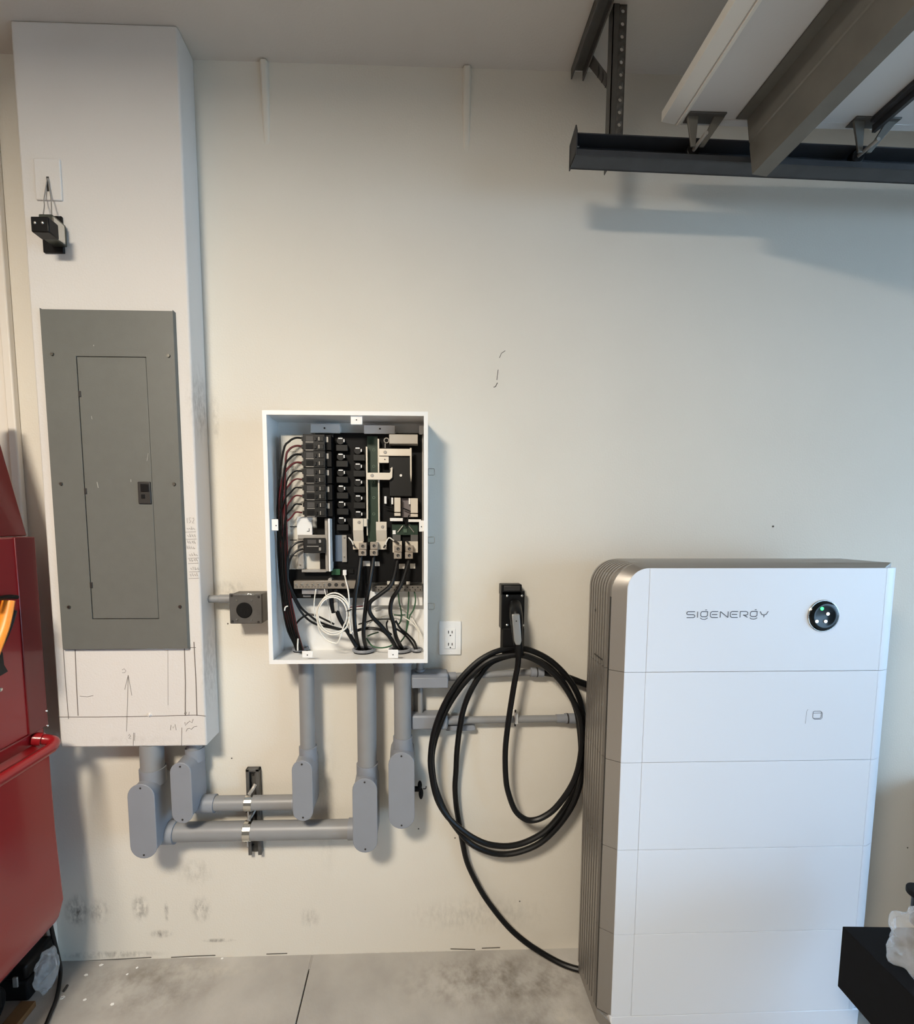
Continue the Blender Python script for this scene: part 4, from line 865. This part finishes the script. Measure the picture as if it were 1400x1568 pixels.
def film(name, c, rad, seed, amp, fr, sub=4):
    bm = bmesh.new(); bmesh.ops.create_icosphere(bm, subdivisions=sub, radius=1)
    for v in bm.verts:
        n1 = noise.noise(v.co*fr+Vector((seed, 0, 0))); n2 = noise.noise(v.co*fr*2.3+Vector((0, seed, 0))); s = 1+amp*(abs(n1)*1.8-.4)+amp*.6*n2
        v.co = Vector((v.co.x*s*rad[0], v.co.y*s*rad[1], v.co.z*s*rad[2]))+Vector(c)
    g = MB(); g.bm.free(); g.bm = bm
    o = g.build(name, M_film, None, angle=70); return o
o = film('plastic_bag', (-1.334, -.10, .066), (.026, .045, .066), 3.1, .3, 1.4)
tag(o, 'crumpled clear plastic bag on the floor beside the thin trailing cable', 'bag')
a, b = atz(97, 1518, .004), atz(103, 1509, .004)
tag(MB().tube([a, a.lerp(b, .5)+Vector((.001, 0, .001)), b], .0042, 8, 4).build('bark_chip', M_dark_plastic), 'small dark stick lying on the concrete near the wall', 'debris')
R = random.Random(5); g = MB()
for (u, v) in ((132, 1493), (130, 1531), (94, 1529), (195, 1492), (340, 1468), (155, 1478), (210, 1482), (172, 1538), (96, 1527)):
    p = atz(u, v, .0008); s = .003+R.random()*.003; a = R.random()*3
    g.prism([p+Vector((math.cos(a+k*math.tau/5)*s*(.6+.5*R.random())*1.5, math.sin(a+k*math.tau/5)*s, 0)) for k in range(5)], (0, 0, .0012))
o = g.build('paint_flakes', M_white); o['kind'] = 'stuff'; o['label'] = 'scattered white paint flakes on the concrete floor'; o['category'] = 'debris'

# ------------------------------------------------------------------ black carton with clear film, lower right
Zt, Zb = .533, .363
A0 = at(1290, 1421, .5); d1 = (atz(1322, 1555, Zb)-atz(1283, 1510, Zb)); d1.z = 0; d1.normalize(); d2 = Vector((-d1.y, d1.x, 0))
if d2.x < 0: d2 = -d2
A0 = Vector((A0.x, A0.y, Zb)); L1, L2 = .42, .32
g = MB(); q = [A0, A0+d1*L1, A0+d1*L1+d2*L2, A0+d2*L2]
g.hexa([*q, *[p+Vector((0, 0, Zt-Zb)) for p in q]])
cb = tag(g.build('black_carton', M_black_card, None, .002), 'matte black carton in front of the white battery at lower right', 'box')
g = MB(); cc = A0+d1*.25+d2*.16
qq = [cc+d1*-.185+d2*-.12, cc+d1*.19+d2*-.12, cc+d1*.19+d2*.16, cc+d1*-.185+d2*.16]
ql = [cc+(p-cc)*.86 for p in qq]
g.hexa([*[Vector((p.x, p.y, 0)) for p in ql], *[Vector((p.x, p.y, Zb-.012)) for p in qq]])
t = thing('storage_bin', 'pale grey plastic bin standing under the black carton', 'bin', (cc.x, cc.y, 0))
g.build('bin_body', mat('pale_grey_plastic', (196, 196, 190), .5), t, .012, 3)
g = MB(); qr = [cc+(p-cc)*1.03 for p in qq]; g.hexa([*[Vector((p.x, p.y, Zb-.022)) for p in qr], *[Vector((p.x, p.y, Zb)) for p in qr]]); g.build('bin_lid', mat('pale_grey_plastic', (196, 196, 190)), t, .006, 3)
c = atz(1421, 1484, Zt)
o = film('film_wrap', (c.x, c.y, Zt+.052), (.072, .066, .088), 8.4, .26, 1.4, 4)
for v in o.data.vertices: v.co.z = max(v.co.z, Zt+.0015)
tag(o, 'crumpled clear plastic wrap heaped on the black carton', 'plastic wrap')
c = at(1412, 1368, .50)
t = thing('black_spool', 'small black spool behind the clear plastic wrap at right edge', 'spool', (c.x, c.y, Zt))
g = MB(); g.cyl((c.x, c.y, Zt), (c.x, c.y, c.z+.006), .018, n=16); g.build('spool_core', M_black, t)
g = MB(); g.cyl((c.x, c.y, c.z-.008), (c.x, c.y, c.z+.008), .03, n=20); g.build('spool_flange', M_black_matte, t, .003)

t = thing('shade_tote', 'unseen dark tote added right of the battery to shade the wall', 'light blocker', (2.08, -.27, 0))  # added out of view to block daylight and darken the wall
MB().hexa([(1.85, -.46, 0), (2.32, -.46, 0), (2.32, -.08, 0), (1.85, -.08, 0), (1.81, -.5, .62), (2.36, -.5, .62), (2.36, -.04, .62), (1.81, -.04, .62)]).build('shade_tote_body', M_black_card, t, .02, 3)
MB().box(1.79, 2.38, -.52, -.03, .62, .66).build('shade_tote_lid', M_dark_plastic, t, .012, 3)

# ------------------------------------------------------------------ overhead door, its track and hangers
t = thing('door_track', 'dark steel overhead door track hung near the ceiling at upper right', 'track', (.35, -.22, 2.57))
zL, zR, xR = 2.598, 2.581, 1.3; sl = (zR-zL)/(xR-.347); xe = 3.4
def sect(x, y0, y1, dz0, dz1): z = zL+sl*(x-.347); return [(x, y0, z+dz0), (x, y1, z+dz0), (x, y1, z+dz1), (x, y0, z+dz1)]
g = MB()
for (y0, y1, a0, a1) in ((-.205, -.20, -.029, .029), (-.25, -.20, -.029, -.024), (-.25, -.20, .026, .029), (-.252, -.248, -.029, -.014)):
    A, B = sect(.349, y0, y1, a0, a1), sect(xe, y0, y1, a0, a1); g.hexa([A[0], B[0], B[1], A[1], A[3], B[3], B[2], A[2]])
g.build('rail', M_track, t)
g = MB(); g.prism([(.349, -.255, zL-.031), (.349, -.195, zL-.031), (.349, -.195, zL+.036), (.349, -.245, zL+.052), (.349, -.255, zL+.03)], (.003, 0, 0)); g.build('end_plate', M_track, t)
for u, v in ((885, 223), (913, 222), (942, 224)):
    c = at(u, v, .206); MB().box(c.x-.004, c.x+.004, -.209, -.205, c.z-.004, c.z+.004).build('rail_bolt', M_white, t, .001)
# perforated hanger, real holes
hx0 = at(933, 205, .195).x; hx1 = at(954, 205, .195).x; zb0, zt0 = 2.58, CEIL
g = MB(); bm = g.bm; hp = (zt0-zb0)/13; hxm = hx0+.017
for k in range(13):
    z0, z1 = zb0+k*hp, zb0+(k+1)*hp; cx, cz = hxm+(hx1-hxm)*.5, (z0+z1)/2
    O = [(hx1, cz), (hx1, z1), (cx, z1), (hxm, z1), (hxm, cz), (hxm, z0), (cx, z0), (hx1, z0)]
    vo = [bm.verts.new((x, -.195, z)) for x, z in O]; vi = [bm.verts.new((cx+.0052*math.cos(i*math.pi/4), -.195, cz+.0058*math.sin(i*math.pi/4))) for i in range(8)]
    for i in range(8): j = (i+1) % 8; bm.faces.new((vo[i], vo[j], vi[j], vi[i]))
bmesh.ops.remove_doubles(bm, verts=bm.verts, dist=.0002)
hg = g.build('hanger_strap', M_galv, t); sm = hg.modifiers.new('thick', 'SOLIDIFY'); sm.thickness = .0025
g = MB(); g.box(hx0, hxm, -.197, -.194, zb0, zt0); g.box(hx0, hx0+.0025, -.197, -.165, zb0, zt0); g.build('hanger_flange', M_galv, hg)
g = MB(); g.box(.405, .446, -1.1, -.008, CEIL-.004, CEIL); g.box(.442, .446, -1.1, -.008, CEIL-.034, CEIL); g.box(.405, .409, -1.1, -.008, CEIL-.03, CEIL); g.build('ceiling_angle', M_galv, t)
g = MB(); g.hexa([(.447, -.03, CEIL-.004), (.447, -.065, CEIL-.004), (.449, -.065, CEIL-.004), (.449, -.03, CEIL-.004), (.47, -.165, 2.80), (.47, -.192, 2.80), (.473, -.192, 2.80), (.473, -.165, 2.80)]); bc = g.build('brace', M_galv, t)
for k in (.45, .62, .78):
    z = CEIL-.004-(CEIL-2.804)*k; y = -.047-(.178-.047)*k; x = .4475+.024*k
    MB().box(x-.003, x-.001, y-.006, y+.006, z-.012, z+.012).build('brace_slot', M_dark_plastic, bc)
t = thing('garage_door', 'raised white sectional garage door hanging flat under the ceiling at right', 'garage door', (1.8, -2.2, 2.66))
ZD = 2.66
for k, (x0, x1) in enumerate(((.62, 1.155), (1.158, 1.69), (1.693, 2.22), (2.223, 2.75))):
    g = MB(); g.box(x0, x1, -4.6, -.243, ZD, ZD+.042); sec = g.build('door_section', M_door, t, .003)
    if k == 0:
        g = MB(); g.prism([(.585, -.243, ZD+.004), (.622, -.243, ZD-.002), (.622, -.243, ZD+.044), (.60, -.243, ZD+.044), (.585, -.243, ZD+.03)], (0, -4.35, 0)); L(g.build('edge_bead', mat('bead_white', (214, 212, 206), .5), sec), 'rounded white outer edge')
        g = MB(); g.box(.626, .634, -4.6, -.245, ZD-.006, ZD); g.build('edge_lip', mat('bead_white', (214, 212, 206)), sec)
    g = MB(); g.box(x0+.01, x1-.01, -.262, -.243, ZD-.0015, ZD+.03); g.build('end_stile', M_door, sec)
# long U-shaped stiffening strut
prof = [(.775, 2.656), (.806, 2.656), (.814, 2.60), (.817, 2.597), (.817, 2.585), (.828, 2.519), (.868, 2.514), (.886, 2.656), (.918, 2.656)]
th = .0025; inn = [(.775, 2.6585), (.8085, 2.6585), (.8168, 2.601), (.8196, 2.598), (.8196, 2.586), (.8302, 2.5215), (.866, 2.5168), (.8835, 2.6585), (.918, 2.6585)]
g = MB(); bm = g.bm
for (y0, y1) in ((-.268, -4.5),):
    A = [bm.verts.new((x, y0, z)) for x, z in prof]; B = [bm.verts.new((x, y1, z)) for x, z in prof]; Ai = [bm.verts.new((x, y0, z)) for x, z in inn]; Bi = [bm.verts.new((x, y1, z)) for x, z in inn]
    for i in range(len(prof)-1):
        bm.faces.new((A[i], A[i+1], B[i+1], B[i])); bm.faces.new((Ai[i], Bi[i], Bi[i+1], Ai[i+1])); bm.faces.new((A[i], Ai[i], Ai[i+1], A[i+1]))
L(g.build('stiffening_strut', M_strut, t, angle=20), 'long bent metal stiffening strut')
def roller(xc, wtop, zr):
    g = MB(); g.box(xc-wtop/2, xc+wtop/2, -.285, -.25, ZD-.004, ZD); br = g.build('roller_bracket', M_galv, t, .001)
    for sx in (-1, 1):
        xa = xc+sx*wtop*.36; xb = xc-.012+sx*.012
        g = MB(); g.hexa([(xb-.006, -.262, zr-.005), (xb+.006, -.262, zr-.005), (xb+.006, -.257, zr-.005), (xb-.006, -.257, zr-.005), (xa-.015, -.275, ZD-.003), (xa+.015, -.275, ZD-.003), (xa+.015, -.268, ZD-.003), (xa-.015, -.268, ZD-.003)])
        g.build('bracket_leg', M_strut, br, .001)
    MB().cyl((xc-.012, -.30, zr), (xc-.012, -.206, zr), .005, n=12).build('roller_stem', M_zinc, br)
    MB().cyl((xc-.012, -.243, zr), (xc-.012, -.225, zr), .018, n=20).build('roller', M_black, br, .002)
roller(.69, .10, 2.596); roller(1.155, .125, 2.592)
g = MB(); g.box(1.135, 1.175, -4.5, -.28, ZD-.012, ZD-.001); g.box(1.15, 1.16, -4.5, -.27, ZD-.03, ZD-.011); L(g.build('hinge_rail', M_track, t), 'dark hinge rail over the section joint')
